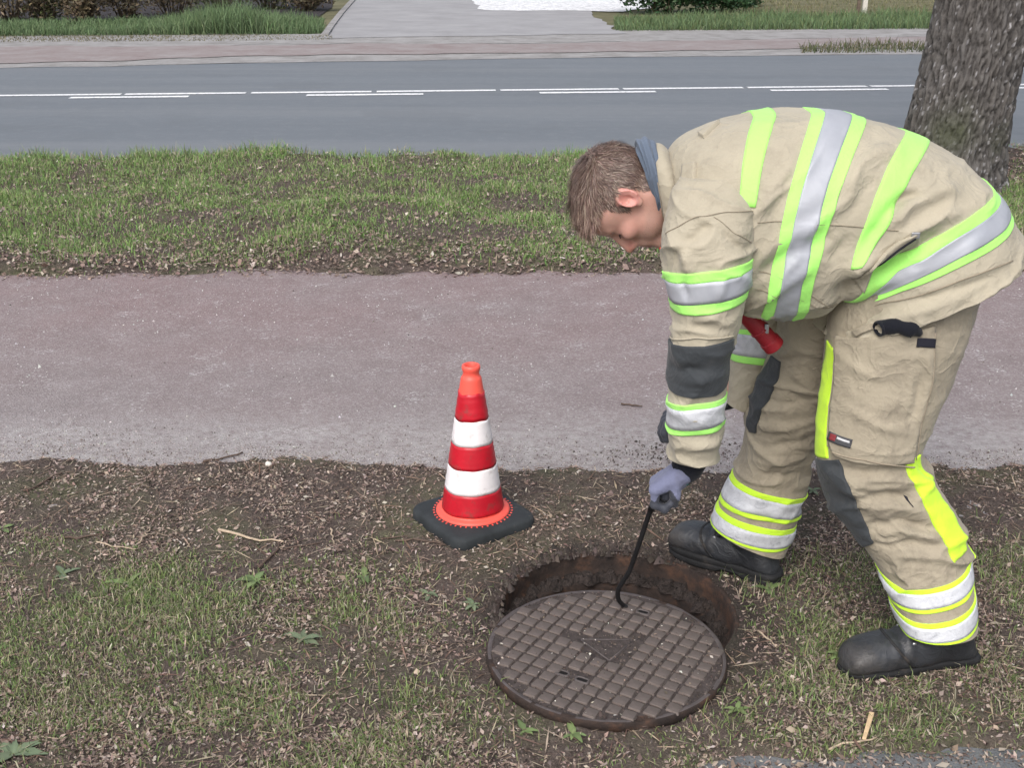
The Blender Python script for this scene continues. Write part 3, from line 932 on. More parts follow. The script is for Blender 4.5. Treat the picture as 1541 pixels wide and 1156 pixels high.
moss = sstep(.25, .75, fbm(np.stack([V[..., 0] * 5, V[..., 1] * 5, V[..., 2] * 3], -1) + 4, 3)) * sstep(1.0, .1, Zg)
mossL = np.exp(-((Tg - 4.2) / .5) ** 2) * np.exp(-((Zg - .42) / .15) ** 2)
moss = np.clip(moss * .5 + mossL * .9, 0, 1)[..., None]
colr = colr * (1 - moss) + np.array([.050, .060, .022]) * moss
mesh_np('trunk', V.reshape(-1, 3), grid_faces(nu, nt, True), M_BARK, parent=tree, colors=colr.reshape(-1, 3))
M_BRANCH = simple('branch_bark', (.09, .078, .07), .9, .4, 12, .6, 60, .01)
random.seed(3)
def branch(p, d, L, r, depth):
    pts = [np.array(p)]; dd = np.array(d, float)
    for i in range(6):
        dd = dd + np.array([random.uniform(-.14, .14), random.uniform(-.14, .14), random.uniform(-.02, .14)]); dd /= np.linalg.norm(dd)
        pts.append(pts[-1] + dd * L / 6)
    parts = [tube(pts, [r * (1 - .75 * i / 6) for i in range(7)], 8 if depth == 0 else 5)]
    if depth < 2:
        for i in (2, 3, 4, 5):
            nd = dd + np.array([random.uniform(-1, 1), random.uniform(-1, 1), random.uniform(-.2, .6)]); nd /= np.linalg.norm(nd)
            parts += branch(pts[i], nd, L * .55, r * .45, depth + 1)
    return parts
top_ = np.array([.175 * 5.1 * .42, .02 * 5.1, 5.1])
for k in range(6):
    a_ = k * 1.05 + .3
    V, F = join(branch(top_ - [0, 0, .5 * (k % 3)], (math.cos(a_) * .8, math.sin(a_) * .8, .9), 3.6, .11, 0))
    mesh_np('branch', V, F, M_BRANCH, parent=tree)

# ------------------------------------------------------------------ far shrubs, hedge weeds, stakes
M_LEAF = attr_mat('shrub_leaves', .5, .4, .2)
M_STEM = simple('shrub_stem', (.13, .10, .075), .9, .3, 30, .3)
def shrub(name, label, cat, base, rx, ry, h, nl, leaf, cols, stems=7, group=None, open_=0.0):
    o = tag(empty(name, base), label, cat, group)
    # stems
    parts = []
    for i in range(stems):
        a_ = random.uniform(0, 6.28); r_ = random.uniform(.3, .95)
        p1 = np.array([math.cos(a_) * rx * r_, math.sin(a_) * ry * r_, h * random.uniform(.6, .98)])
        p0 = np.array([p1[0] * .25, p1[1] * .25, -.03])
        mid = (p0 + p1) / 2 + np.array([random.uniform(-.1, .1), random.uniform(-.1, .1), .1])
        parts.append(tube([p0, mid, p1], [.016, .011, .005], 5))
    V, F = join(parts); mesh_np('stems', V, F, M_STEM, parent=o)
    # clumps
    nc = max(8, nl // 130)
    u = rng.normal(0, 1, (nc, 3)); u /= np.linalg.norm(u, axis=1, keepdims=True); u *= rng.uniform(.35, 1, (nc, 1)) ** .5
    cc = np.stack([u[:, 0] * rx * .85, u[:, 1] * ry * .85, h * .5 + u[:, 2] * h * .44], -1)
    k = rng.integers(0, nc, nl)
    q = cc[k] + rng.normal(0, 1, (nl, 3)) * np.array([rx, ry, h * .5]) * .17
    q[:, 2] = np.clip(q[:, 2], .02, None)
    d = rng.normal(0, 1, (nl, 3)); d[:, 2] = d[:, 2] * .6 + .25; d /= np.linalg.norm(d, axis=1, keepdims=True)
    s_ = np.cross(d, rng.normal(0, 1, (nl, 3))); s_ /= np.linalg.norm(s_, axis=1, keepdims=True)
    up = np.cross(d, s_)
    L = rng.uniform(.7, 1.3, nl)[:, None] * leaf; w = L * .2
    V = np.stack([q, q + d * L * .45 + s_ * w + up * w * .3, q + d * L, q + d * L * .45 - s_ * w + up * w * .3], 1).reshape(-1, 3)
    kk = np.arange(nl)[:, None] * 4
    F = np.concatenate([kk + [0, 1, 2], kk + [0, 2, 3]])
    mesh_np('foliage', V, F, M_LEAF, parent=o, smooth=False, colors=np.repeat(pick(cols, nl, .35), 4, 0))
    return o
RH = [(.03, .075, .03), (.04, .09, .035), (.06, .11, .045), (.025, .06, .028)]
b = G(1000, 20); shrub('evergreen_shrub', 'dense dark evergreen shrub beside the white gravel across the road', 'shrub', b, 1.25, .8, 1.5, 9000, .11, RH, 9)
b = G(1080, 17); shrub('evergreen_shrub', 'low dark evergreen shrub at the lawn side of the larger shrub', 'shrub', b, 1.0, .7, .8, 4500, .10, RH, 7)
b = G(1128, 10); shrub('evergreen_shrub', 'small evergreen shrub nearest the wooden stakes on the lawn', 'shrub', b, .45, .4, .7, 1500, .09, RH, 5)
HG = [(.085, .11, .04), (.11, .12, .05), (.14, .12, .065), (.06, .08, .035)]
HB = [(.16, .12, .075), (.12, .095, .06), (.09, .08, .05), (.19, .15, .09)]
hedge = [(-90, 36, 1.0, .9, 1.5, HG, 'leafy yellow-green shrub at the far left edge of the overgrown bed'),
         (18, 34, .8, .7, 1.3, HB, 'brownish twiggy shrub at the left end of the overgrown bed'),
         (68, 33, .7, .6, 1.4, HG, 'upright green shrub growing out of the dark bed'),
         (128, 34, .55, .5, 1.2, HB, 'thin straw-coloured shrub in the dark bed'),
         (190, 30, .7, .6, 1.3, HB, 'brown shrub in the middle of the overgrown bed'),
         (262, 24, .9, .7, 1.3, HB, 'wide brown shrub behind the tall grass hump'),
         (330, 15, 1.0, .8, 1.2, HG, 'green shrub right behind the top of the grass hump'),
         (405, 14, .9, .7, 1.1, HG, 'olive shrub to the right of the grass hump'),
         (462, 16, .7, .6, .8, HB, 'low rusty shrub at the corner of the driveway')]
for px, py, rx, ry, h, cols, lab in hedge:
    shrub('overgrown_shrub', lab, 'shrub', G(px, py), rx, ry, h, 2600, .085, cols, 16, 'shrubs in the overgrown bed')
M_DARKSOIL = simple('bed_soil', (.035, .03, .032), .95, .4, 6, .5, 40, .02)
v = [G(a, b, .016) for a, b in [(-260, 42), (0, 39), (150, 38), (300, 32), (480, 24), (500, 10), (505, -30), (-260, -30)]]
tag(mesh_np('planting_bed', v, [tuple(range(len(v)))], M_DARKSOIL, smooth=False), kind='structure')
M_STAKE_W = simple('pale_wood', (.55, .52, .47), .8, .2, 20, .3)
M_STAKE_B = simple('brown_wood', (.12, .09, .07), .85, .3, 20, .3)
for px, wd, mt, lab in ((1300, .10, M_STAKE_W, 'pale square wooden stake on the far lawn'), (1291, .07, M_STAKE_B, 'thin dark wooden stake just left of the pale one')):
    g = G(px, 21)
    V, F = box_vf(wd, wd, 1.1, (0, 0, .52)); V[V[:, 2] > 1, 0] *= .8
    o = tag(mesh_np('wooden_stake', V, F, mt, smooth=False, origin=None), lab, 'stake'); o.location = tuple(g); bm_bevel(o, .008)

# ------------------------------------------------------------------ manhole
m = NT('rusty_iron')
c = m.ramp(m.noise(18, 6, .7), [(.3, (.018, .014, .013)), (.52, (.040, .027, .022)), (.68, (.085, .045, .029)), (.82, (.14, .066, .036))])
m.set(c, .85, .3); m.bump(m.noise(70, 5, .7), .8, .006); M_RUST = m.m
m = NT('lid_iron')
c = m.ramp(m.noise(16, 6, .7), [(.3, (.060, .050, .048)), (.55, (.105, .088, .085)), (.8, (.16, .135, .13))])
rs_ = m.fr(m.noise(7, 5, .7), .62, .75)
c = m.mix(m.math('MULTIPLY', rs_, .7), c, (.15, .085, .055))
m.set(c, .62, .45, .25); m.bump(m.noise(120, 4, .7), .5, .003); M_LID = m.m
M_LIDDIRT = simple('lid_groove_dirt', (.058, .047, .044), .95, .4, 60, .6, 150, .004)
M_STUD = simple('stud_worn_iron', (.118, .095, .084), .65, .35, 14, .5, 140, .002, .5, .15, dirt=((.15, .085, .055), .58, .8), dscale=7)
M_DIRT = simple('pit_dirt', (.035, .027, .024), .95, .5, 25, .8, 60, .02)

frame = tag(empty('open_manhole', (HOLE[0], HOLE[1], 0)), 'rusty round iron manhole frame set in the bare soil', 'manhole')
# rim + inner wall + ledge
prof = [(.317, -.03), (.315, .001), (.312, .004), (.305, .004), (.302, .0), (.299, -.03), (.298, -.054), (.294, -.060), (.258, -.062), (.254, -.068), (.252, -.16), (.250, -.25)]
V, F = revolve(prof, 128)
nz = fbm(V * 22, 4); V[:, 2] += .0035 * nz; V[:, :2] *= (1 + .008 * fbm(V * 14 + 5, 3))[:, None]
mesh_np('rim', V, F, M_RUST, parent=frame)
V, F = revolve([(.252, -.24), (.256, -.5), (.254, -.9), (.245, -1.1), (.001, -1.12)], 64)
V[:, :2] *= (1 + .02 * fbm(V * 9, 3))[:, None]
mesh_np('shaft_wall', V, F, M_DIRT, parent=frame)
# dirt lying on the ledge
parts = []
for i in range(170):
    a_ = random.uniform(-.2, 3.5); r_ = random.uniform(.258, .292)
    s_ = random.uniform(.006, .030)
    th_ = np.linspace(0, 2 * np.pi, 7, endpoint=False)
    V = [(r_ * math.cos(a_) + s_ * math.cos(q) * random.uniform(.6, 1.2), r_ * math.sin(a_) + s_ * math.sin(q) * random.uniform(.6, 1.2), -.062) for q in th_]
    V += [(r_ * math.cos(a_) + .5 * s_ * math.cos(q) * random.uniform(.4, 1.2), r_ * math.sin(a_) + .5 * s_ * math.sin(q), -.062 + s_ * random.uniform(.4, .9)) for q in th_]
    parts.append((np.array(V), [tuple(f) for f in grid_faces(2, 7, True)] + [tuple(range(7, 14))]))
V, F = join(parts); tag(mesh_np('ledge_dirt', V, F, M_DIRT, parent=frame, smooth=False), kind='stuff')

# lid: plate with a grid of square studs, two key slots, a triangular field
LR, LTH = .3125, .05
lidm = Matrix.Translation(Vector(LIDC)) @ Matrix.Rotation(math.radians(-1.6), 4, 'X') @ Matrix.Rotation(math.radians(.8), 4, 'Y')
lid = tag(empty('manhole_cover'), 'round cast iron manhole cover with square studs slid off its hole', 'manhole cover')
lid.matrix_world = lidm
nA = 160
th = np.linspace(0, 2 * np.pi, nA, endpoint=False)
prof = [(.001, -.0045), (.1, -.0045), (.2, -.0045), (.266, -.0045), (.276, -.0045), (.2785, -.0035), (.286, -.0035), (.289, -.007), (.289, -.020), (.287, -.023), (.285, -.033), (.26, -.036), (.001, -.036)]
V, F = revolve(prof, nA)
# chip in the near edge
ang = np.arctan2(V[:, 1], V[:, 0]); rr = np.hypot(V[:, 0], V[:, 1])
chip = np.exp(-((ang + 1.36) / .05) ** 2) * (rr > .275) * (V[:, 2] > -.022)
V[:, 2] -= .009 * chip; V[:, :2] *= (1 - .02 * chip)[:, None]
V[:, 2] += .0008 * fbm(V * 30, 3)
pl = mesh_np('plate', V, F, M_LID, parent=lid)
pl.data.materials.append(M_LIDDIRT); pl.data.materials.append(M_RUST)
for p_ in pl.data.polygons:
    r_ = math.hypot(p_.center[0], p_.center[1])
    if p_.center[2] > -.007 and r_ < .275: p_.material_index = 1
    elif p_.center[2] < -.004: p_.material_index = 2
GA = math.radians(-30); sp_ = .0375
ca, sa = math.cos(GA), math.sin(GA)
def stud_mesh(k):
    b_, t_ = .0158 + random.uniform(-.0006, .0006), .0142 + random.uniform(-.0009, .0007)
    me = bpy.data.meshes.new('stud')
    j = lambda: random.uniform(-.0009, .0009)
    def rc(h, z, n=2):
        o = []
        for sx, sy in ((-1, -1), (1, -1), (1, 1), (-1, 1)):
            c_ = h * .15
            if sx * sy > 0: o += [(sx * h, sy * (h - c_)), (sx * (h - c_), sy * h)]
            else: o += [(sx * (h - c_), sy * h), (sx * h, sy * (h - c_))]
        return [(a + j(), b + j(), z) for a, b in o]
    v = rc(b_, -.007) + rc(t_ + .0009, -.0012) + rc(t_, 0.0003 + random.uniform(-.0006, .0006))
    f = [tuple(int(x) for x in q) for q in grid_faces(3, 8, True)] + [tuple(range(16, 24))]
    me.from_pydata(v, [], f); me.update(); me.materials.append(M_STUD)
    return me
smeshes = [stud_mesh(k) for k in range(8)]
tri = [np.array([-.072, .057]), np.array([.085, .057]), np.array([.006, -.057])]
def in_tri(p, pad=.012):
    s_ = 0
    for i in range(3):
        a_, b_ = tri[i], tri[(i + 1) % 3]
        n_ = np.array([(b_ - a_)[1], -(b_ - a_)[0]]); n_ = n_ / np.linalg.norm(n_)
        if np.dot(p - a_, n_) < -pad: return False
    return True
lt = lambda px, py: np.array((lidm.inverted() @ Vector(G(px, py, .034))).to_2d())
slots = [lt(876, 1025), lt(846, 1014), lt(968, 917)]
ns = 0
for i in range(-8, 9):
    for j_ in range(-8, 9):
        gx, gy = (i + .2) * sp_, (j_ + .4) * sp_
        p_ = np.array([gx * ca - gy * sa, gx * sa + gy * ca])
        if np.hypot(*p_) > .269: continue
        if in_tri(p_): continue
        if any(np.linalg.norm(p_ - s_) < .022 for s_ in slots): continue
        if np.hypot(*p_) > .264 and random.random() < .2: continue
        o = add_obj('stud', smeshes[random.randrange(8)], lid)
        o.location = (p_[0], p_[1], random.uniform(-.0008, .0005)); o.rotation_euler = (random.uniform(-.02, .02), random.uniform(-.02, .02), GA + random.uniform(-.04, .04))
        ns += 1
print('studs', ns)
V, F = [], []
for z in (-.006, -.0032):
    for p_ in tri: V.append((p_[0], p_[1], z))
tp = mesh_np('triangle_field', V, [(5, 4, 3), (0, 1, 4, 3), (1, 2, 5, 4), (2, 0, 3, 5)], M_LIDDIRT, parent=lid, smooth=False)
# raised thin ribs inside the triangle
for a_, b_ in ((tri[0] * .8 + [.0, -.004], tri[2] * .8), (tri[1] * .8 + [0, -.004], tri[2] * .8), (tri[0] * .8, tri[1] * .8)):
    V, F = tube([(*a_, -.0030), (*((a_ + b_) / 2), -.0028), (*b_, -.0030)], .0018, 6)
    mesh_np('rib', V, F, M_LID, parent=lid)
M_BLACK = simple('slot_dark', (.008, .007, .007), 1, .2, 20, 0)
for s_ in slots:
    # key slot: raised oval collar round a flat face painted near-black as the slot's shade
    t_ = np.linspace(0, 2 * np.pi, 24, endpoint=False)
    ox = np.sign(np.cos(t_)) * np.abs(np.cos(t_)) ** .5; oy = np.sign(np.sin(t_)) * np.abs(np.sin(t_)) ** .6
    rings = []
    for (a_, b_, z) in ((.019, .0115, -.005), (.0175, .010, -.0005), (.0145, .0075, -.0005), (.0135, .0068, -.003)):
        lx, ly = ox * a_, oy * b_
        rings.append(np.stack([s_[0] + lx * ca - ly * sa, s_[1] + lx * sa + ly * ca, 0 * lx + z], -1))
    V = np.concatenate(rings)
    sl = mesh_np('key_slot', V, [tuple(q) for q in grid_faces(4, 24, True)], M_LID, parent=lid)
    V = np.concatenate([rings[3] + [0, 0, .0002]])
    mesh_np('slot_shade', V, [tuple(range(24))], M_BLACK, parent=sl, smooth=False)
# bits lying on the lid
n = 130
a_ = rng.uniform(0, 6.28, n); r_ = .277 * np.sqrt(rng.random(n))
P3 = np.array([lidm @ Vector((r * math.cos(q), r * math.sin(q), .0025)) for r, q in zip(r_, a_)])
tag(flakes('lid_debris', P3[:, 0], P3[:, 1], P3[:, 2], rng.gamma(2, .0018, n) + .0025, rng.uniform(.3, .8, n), pick([(.62, .58, .52), (.5, .44, .36), (.3, .22, .16), (.12, .09, .07)], n), .2), 'small pale chips lying on the manhole cover', 'debris', kind='stuff')
n = 5200
a_ = rng.uniform(0, 6.28, n); r_ = .277 * np.sqrt(rng.random(n))
P3 = np.array([lidm @ Vector((r * math.cos(q), r * math.sin(q), -.0035)) for r, q in zip(r_, a_)])
crumbs('lid_soil', P3[:, 0], P3[:, 1], P3[:, 2], rng.gamma(2, .0009, n) + .0008, pick([(.07, .055, .048), (.12, .095, .083), (.045, .036, .033)], n), 'soil crumbs caught between the studs of the cover')

# ------------------------------------------------------------------ traffic cone
M_RUB = simple('cone_rubber', (.028, .032, .035), .75, .25, 18, .35, 160, .002, .3, dirt=((.12, .10, .085), .60, .6))
M_ORG = simple('cone_orange', (.84, .105, .075), .45, .08, 12, .12, 90, .002, .4, dirt=((.25, .09, .06), .66, .4))
M_RED = simple('cone_red', (.47, .009, .022), .36, .16, 14, .15, 60, .003, .5, dirt=((.22, .05, .045), .54, .7), dscale=22)
M_WHT = simple('cone_white', (.82, .78, .79), .38, .05, 20, .15, 70, .002, .5, dirt=((.40, .36, .34), .54, .5), dscale=18)
cone_rot = math.radians(35)
cone = tag(empty('traffic_cone', (CONEC[0], CONEC[1], .022), cone_rot), 'orange, red and white striped traffic cone on a black base', 'traffic cone')
# base: rounded square with thickness and bevels
def rsq(h, r, z, n=9):
    o = []
    for k, (sx, sy) in enumerate(((1, 1), (-1, 1), (-1, -1), (1, -1))):
        for q in np.linspace(k * np.pi / 2, (k + 1) * np.pi / 2, n):
            o.append((sx * (h - r) + r * math.cos(q), sy * (h - r) + r * math.sin(q), z))
    return o
bs = .142
rings = [rsq(bs - .012, .04, -.018), rsq(bs - .003, .044, -.018), rsq(bs + .001, .046, -.010), rsq(bs, .046, .016), rsq(bs - .004, .046, .023), rsq(bs - .014, .044, .027), rsq(.121, .075, .029), rsq(.108, .1075, .031)]
V = np.array(sum(rings, [])); nn = len(rings[0])
F = [tuple(q) for q in grid_faces(len(rings), nn, True)] + [tuple(range((len(rings) - 1) * nn, len(rings) * nn))]
mesh_np('base', V, F, M_RUB, parent=cone)
def rev(name, prof, mat, n=64, wob=0):
    V, F = revolve(prof, n)
    if wob: V[:, 2] += wob * np.sin(np.arctan2(V[:, 1], V[:, 0]) * 3 + 1) + wob * .6 * np.sin(np.arctan2(V[:, 1], V[:, 0]) * 7)
    return mesh_np(name, V, F, mat, parent=cone)
# cone radius by height
def cr_(z): return .0895 + (.0365 - .0895) * (z - .05) / .352
rev('flange', [(.109, .029), (.109, .034), (.105, .0375), (.096, .039), (.090, .043), (cr_(.05), .05)], M_ORG)
rev('cone_body', [(cr_(.04), .04), (cr_(.2), .2), (cr_(.36), .36), (cr_(.444), .444), (.0292, .449), (.0270, .453), (.0238, .456), (.0232, .468), (.0258, .473), (.0268, .480), (.0250, .4865), (.0205, .488), (.0175, .484), (.0165, .44), (.016, .38)], M_ORG)
e = .0016
def band(name, z0, z1, mat, w=.0012):
    n = 9; z = np.linspace(z0, z1, n)
    pr = [(cr_(z0) - .002, z0)] + [(cr_(q) + e + .0007 * math.sin(q * 420), q) for q in z] + [(cr_(z1) - .002, z1)]
    return rev(name, pr, mat, wob=w)
band('red_band', .046, .1095, M_RED); band('white_band', .111, .1845, M_WHT); band('red_band', .186, .2545, M_RED)
band('white_band', .256, .3285, M_WHT); band('red_band', .330, .408, M_RED, .002)
parts = []
for k in range(46):
    a_ = k * 2 * math.pi / 46
    V, F = box_vf(.006, .004, .002, (0, 0, 0)); c_, s_ = math.cos(a_), math.sin(a_)
    V = np.stack([V[:, 0] * c_ - V[:, 1] * s_ + .1155 * c_, V[:, 0] * s_ + V[:, 1] * c_ + .1155 * s_, V[:, 2] + .0305], -1)
    parts.append((V, F))
V, F = join(parts); tag(mesh_np('anchor_dots', V, F, M_ORG, parent=cone, smooth=False), kind='stuff')

# ------------------------------------------------------------------ lifting hook
M_STEEL = simple('hook_steel', (.022, .022, .024), .45, .3, 25, .3, 90, .002, .5, .5, dirt=((.10, .055, .035), .60, .6))
hb = G(938, 912, .036)
hand_y = 2.46
hook_pts = [P(1003, 726, hand_y), P(990, 748, hand_y + .008), P(979, 768, hand_y + .015), P(962, 818, hand_y + .04), P(947, 860, hand_y + .07), P(937, 876, hb[1] - .03), P(930, 890, hb[1] - .018), P(931, 903, hb[1] - .008), G(938, 911, .034), G(944, 914, .028)]
def smooth_pts(p, n):
    p = np.array(p); L = Loft.__new__(Loft); L.n = len(p)
    return Loft.cr(L, p, np.linspace(0, len(p) - 1, n))
V, F = tube(smooth_pts(hook_pts, 60), np.interp(np.linspace(0, 1, 60), [0, .8, .95, 1], [.0064, .0062, .0054, .004]), 12)
hook = tag(empty('lifting_hook', hb), 'black steel rod with a curved end hooked into the manhole cover', 'hook')
mesh_np('rod', V - hb, F, M_STEEL, parent=hook)
# handle crossbar held in the fist
V, F = tube([hook_pts[0] + (hook_pts[0] - hook_pts[1]) * .2, hook_pts[0], hook_pts[1], hook_pts[2]], [.008, .0095, .0095, .0085], 12)
mesh_np('handle', V - hb, F, M_STEEL, parent=hook)

# ------------------------------------------------------------------ twigs, chips and weeds
M_TWIG_D = simple('twig_dark', (.10, .07, .055), .9, .35, 40, .4)
M_TWIG_P = simple('twig_pale', (.42, .33, .24), .85, .25, 40, .4)
tw = [((330, 808), (425, 824), .005, 1, 'pale bare stick lying between the bare soil and the grass'),
      ((306, 701), (366, 684), .0045, 0, 'dark twig sticking out over the cycle path edge'),
      ((36, 748), (95, 717), .004, 0, 'brown twig leaning uphill near the left photo edge'),
      ((95, 816), (162, 812), .004, 0, 'dark straight twig on the bare soil at far left'),
      ((150, 821), (205, 838), .003, 1, 'thin pale twig just below the dark straight one'),
      ((212, 829), (228, 800), .003, 1, 'short upright-leaning pale twig left of the bare stick'),
      ((388, 862), (440, 812), .0045, 0, 'bent brown twig crossing the end of the pale bare stick'),
      ((596, 818), (668, 829), .0035, 0, 'grey twig pointing at the left corner of the cone base'),
      ((425, 834), (480, 828), .003, 0, 'small brown twig right of the pale bare stick'),
      ((268, 745), (340, 742), .003, 0, 'thin brown twig in the middle of the bare soil'),
      ((500, 800), (504, 824), .003, 1, 'short pale twig left of the traffic cone'),
      ((935, 610), (968, 614), .004, 0, 'dark twig lying on the cycle path left of the arm'),
      ((1140, 955), (1170, 985), .003, 1, 'thin curved twig right of the manhole'),
      ((1245, 1133), (1320, 1120), .003, 1, 'thin pale twig beside the wooden splinter'),
      ((1230, 1150), (1215, 1128), .003, 0, 'dark twig on the grey pavement edge'),
      ((705, 752), (712, 690), .0025, 0, 'thin twig half hidden behind the traffic cone'),
      ((1085, 800), (1130, 797), .003, 1, 'pale curved root lying between the two boots')]
for (a_, b_, r_, pale, lab) in tw:
    g0, g1 = G(*a_), G(*b_)
    pts = []
    for t_ in np.linspace(0, 1, 7):
        q = g0 * (1 - t_) + g1 * t_
        q = q + np.array([random.uniform(-1, 1), random.uniform(-1, 1), 0]) * .05 * np.linalg.norm(g1 - g0)
        q[2] = max(float(ground_h(np.array([q[0]]), np.array([q[1]]))[0]), 0) + r_ * .9 + .003
        pts.append(q)
    V, F = tube(pts, [r_ * (1 - .45 * i / 6) * random.uniform(.85, 1.1) for i in range(7)], 6)
    o = pts[0]
    tag(mesh_np('twig', V, F, M_TWIG_P if pale else M_TWIG_D, origin=o), lab, 'twig', 'twigs on the ground')
M_CHIP = simple('fresh_wood', (.62, .45, .27), .75, .15, 60, .3)
g0, g1 = G(1310, 1088), G(1298, 1130)
V, F = box_vf(np.linalg.norm(g1 - g0), .011, .005); V[V[:, 0] > 0, 1] *= .75
o = tag(mesh_np('wood_splinter', V, F, M_CHIP, smooth=False), 'pale flat wooden splinter near the bottom edge below the boot', 'splinter')
cc_ = (g0 + g1) / 2; o.location = (cc_[0], cc_[1], .028); d_ = g1 - g0; o.rotation_euler = (.1, -.03, math.atan2(d_[1], d_[0])); bm_bevel(o, .0012)
def pebble(px, py, r, mt, lab):
    g = G(px, py); V, F = surface_nets(lambda p: sd_ell(p, (0, 0, 0), (r, r * .8, r * .75)) + r * .12 * vnoise(p * 1.2 / r), (-r * 1.4,) * 3, (r * 1.4,) * 3, r / 6)
    o = tag(mesh_np('pebble', V, F, mt), lab, 'pebble'); o.location = (g[0], g[1], float(ground_h(np.array([g[0]]), np.array([g[1]]))[0]) + r * .6)
pebble(1387, 1021, .0105, simple('tan_stone', (.42, .27, .15), .8, .2, 60, .3), 'round tan pebble beside the sole of the near boot')
pebble(1380, 711, .011, simple('dark_stone', (.05, .045, .045), .8, .2, 60, .3), 'dark pebble on the cycle path edge behind the calf')
pebble(138, 684, .010, MATS['dark_stone'], 'dark pebble on the cycle path edge at the left')
pebble(405, 706, .012, simple('white_stone', (.62, .58, .52), .8, .15, 60, .3), 'pale pebble at the border of path and soil')

M_WEED = attr_mat('weed_leaf', .55, .35, .15)
def weed(px, py, nl, L, cols, lab):
    g = G(px, py); z = float(ground_h(np.array([g[0]]), np.array([g[1]]))[0])
    o = tag(empty('weed_plant', (g[0], g[1], z)), lab, 'weed', 'broad-leaved weeds in the near strip')
    for i in range(nl):
        a_ = i * 6.28 / nl + random.uniform(-.9, .9); ll = L * random.uniform(.3, 1.0); el = random.uniform(.05, .8)
        nu_ = 6; V = []
        for j in range(nu_ + 1):
            t_ = j / nu_; w = ll * .17 * random.uniform(.75, 1.15) * math.sin(math.pi * min(1, t_ ** .75 * .97 + .03)) + .0012
            r_ = ll * t_ * math.cos(el * (1 - .7 * t_)); zz_ = ll * t_ * math.sin(el * (1 - .75 * t_)) + .003
            for sgn in (-1, 0, 1):
                V.append((math.cos(a_) * r_ - math.sin(a_) * w * sgn, math.sin(a_) * r_ + math.cos(a_) * w * sgn, zz_ + (.22 * w if sgn else 0) + random.uniform(-.001, .001)))
        c_ = np.array(random.choice(cols)) * random.uniform(.8, 1.2)
        cv = np.tile(c_, (len(V), 1)); cv[1::3] *= 1.25
        mesh_np('leaf', V, [tuple(q) for q in grid_faces(nu_ + 1, 3)], M_WEED, parent=o, colors=np.clip(cv, 0, 1))
WC = [(.15, .205, .08), (.13, .18, .075), (.17, .22, .09)]
WB = [(.15, .185, .11), (.13, .17, .10)]
for px, py, nl, L, cols, lab in [(196, 882, 5, .075, WC, 'broad-leaved weed at the top of the left grass'),
        (385, 884, 8, .07, WC, 'flat weed rosette below the pale bare stick'),
        (548, 874, 6, .055, WC, 'small weed rosette below the left corner of the cone base'),
        (95, 868, 5, .05, WB, 'small weed at the left border of soil and grass'),
        (456, 968, 8, .065, WB, 'grey-green weed rosette left of the manhole cover'),
        (712, 915, 6, .05, WB, 'pale weed touching the left side of the manhole'),
        (790, 1112, 5, .04, WC, 'tiny bright weed below the manhole cover'),
        (862, 1117, 6, .05, WC, 'bright weed right of the tiny one below the cover'),
        (1108, 1080, 5, .045, WC, 'small weed right of the chipped edge of the cover'),
        (1155, 895, 7, .055, WC, 'leafy weed between the far boot and the manhole'),
        (645, 900, 5, .04, WB, 'small weed between the cone and the manhole'),
        (22, 1140, 8, .085, WB, 'large grey-green weed in the bottom left corner'),
        (3, 802, 5, .05, WC, 'bright weed cut by the left photo edge'),
        (1222, 748, 5, .06, WB, 'grey-green weed behind the knee of the near leg'),
        (1265, 1005, 5, .04, WC, 'bright weed at the toe of the near boot'),
        (990, 990, 0, .04, WC, '')]:
    if nl: weed(px, py, nl, L, cols, lab)

# ================================================================== PERSON
def fabric(name, c, rough=.85, var=.10, spec=.15, dirt=None, weave=.25, wr=.5):
    m = NT(name)
    f = m.noise(5, 5, .6)
    cc = m.ramp(f, [(.3, tuple(x * (1 - var) for x in c)), (.7, tuple(min(1, x * (1 + var)) for x in c))])
    fine = m.noise(260, 2, .5)
    cc = m.mix(m.math('MULTIPLY', m.fr(fine, .35, .7), .12), cc, tuple(x * .6 for x in c))
    if dirt: cc = m.mix(m.math('MULTIPLY', m.fr(m.noise(11, 6, .72), dirt[1], dirt[1] + .2), dirt[2]), cc, dirt[0])
    m.set(cc, rough, spec)
    m.b.inputs['Sheen Weight'].default_value = .12
    b1 = m.noise(420, 2, .5)
    b2 = m.math('POWER', m.math('SUBTRACT', 1.0, m.math('ABSOLUTE', m.math('SUBTRACT', m.math('MULTIPLY', m.noise(13, 3, .5, dist=.7), 2.0), 1.0))), 5.0)
    b3 = m.math('POWER', m.math('SUBTRACT', 1.0, m.math('ABSOLUTE', m.math('SUBTRACT', m.math('MULTIPLY', m.noise(31, 2, .5, dist=.5), 2.0), 1.0))), 4.0)
    h = m.math('ADD', m.math('MULTIPLY', b1, weave * .12), m.math('MULTIPLY', m.math('ADD', b2, m.math('MULTIPLY', b3, .35)), wr))
    m.bump(h, .6, .005)
    return m.m
M_TAN = fabric('tan_fabric', (.405, .362, .278), dirt=((.24, .21, .165), .53, .5), wr=.7)
M_TAN2 = fabric('tan_fabric_trousers', (.335, .292, .220), dirt=((.17, .145, .112), .50, .65), wr=.8)
M_YEL = fabric('fluorescent_yellow', (.42, .93, .19), .7, .04, .25, dirt=((.36, .62, .10), .62, .5), wr=.25)
M_YEL2 = fabric('fluorescent_yellow_trousers', (.58, .90, .05), .7, .04, .25, dirt=((.40, .58, .08), .62, .5), wr=.25)
m = NT('reflective_silver')
cc = m.ramp(m.noise(9, 4, .6, dist=.6), [(.3, (.33, .345, .385)), (.7, (.42, .43, .465))])
m.set(cc, .5, .5, .1); m.bump(m.noise(22, 4, .6, dist=.8), .3, .004); M_SIL = m.m
m = NT('reflective_silver_crease_tone')
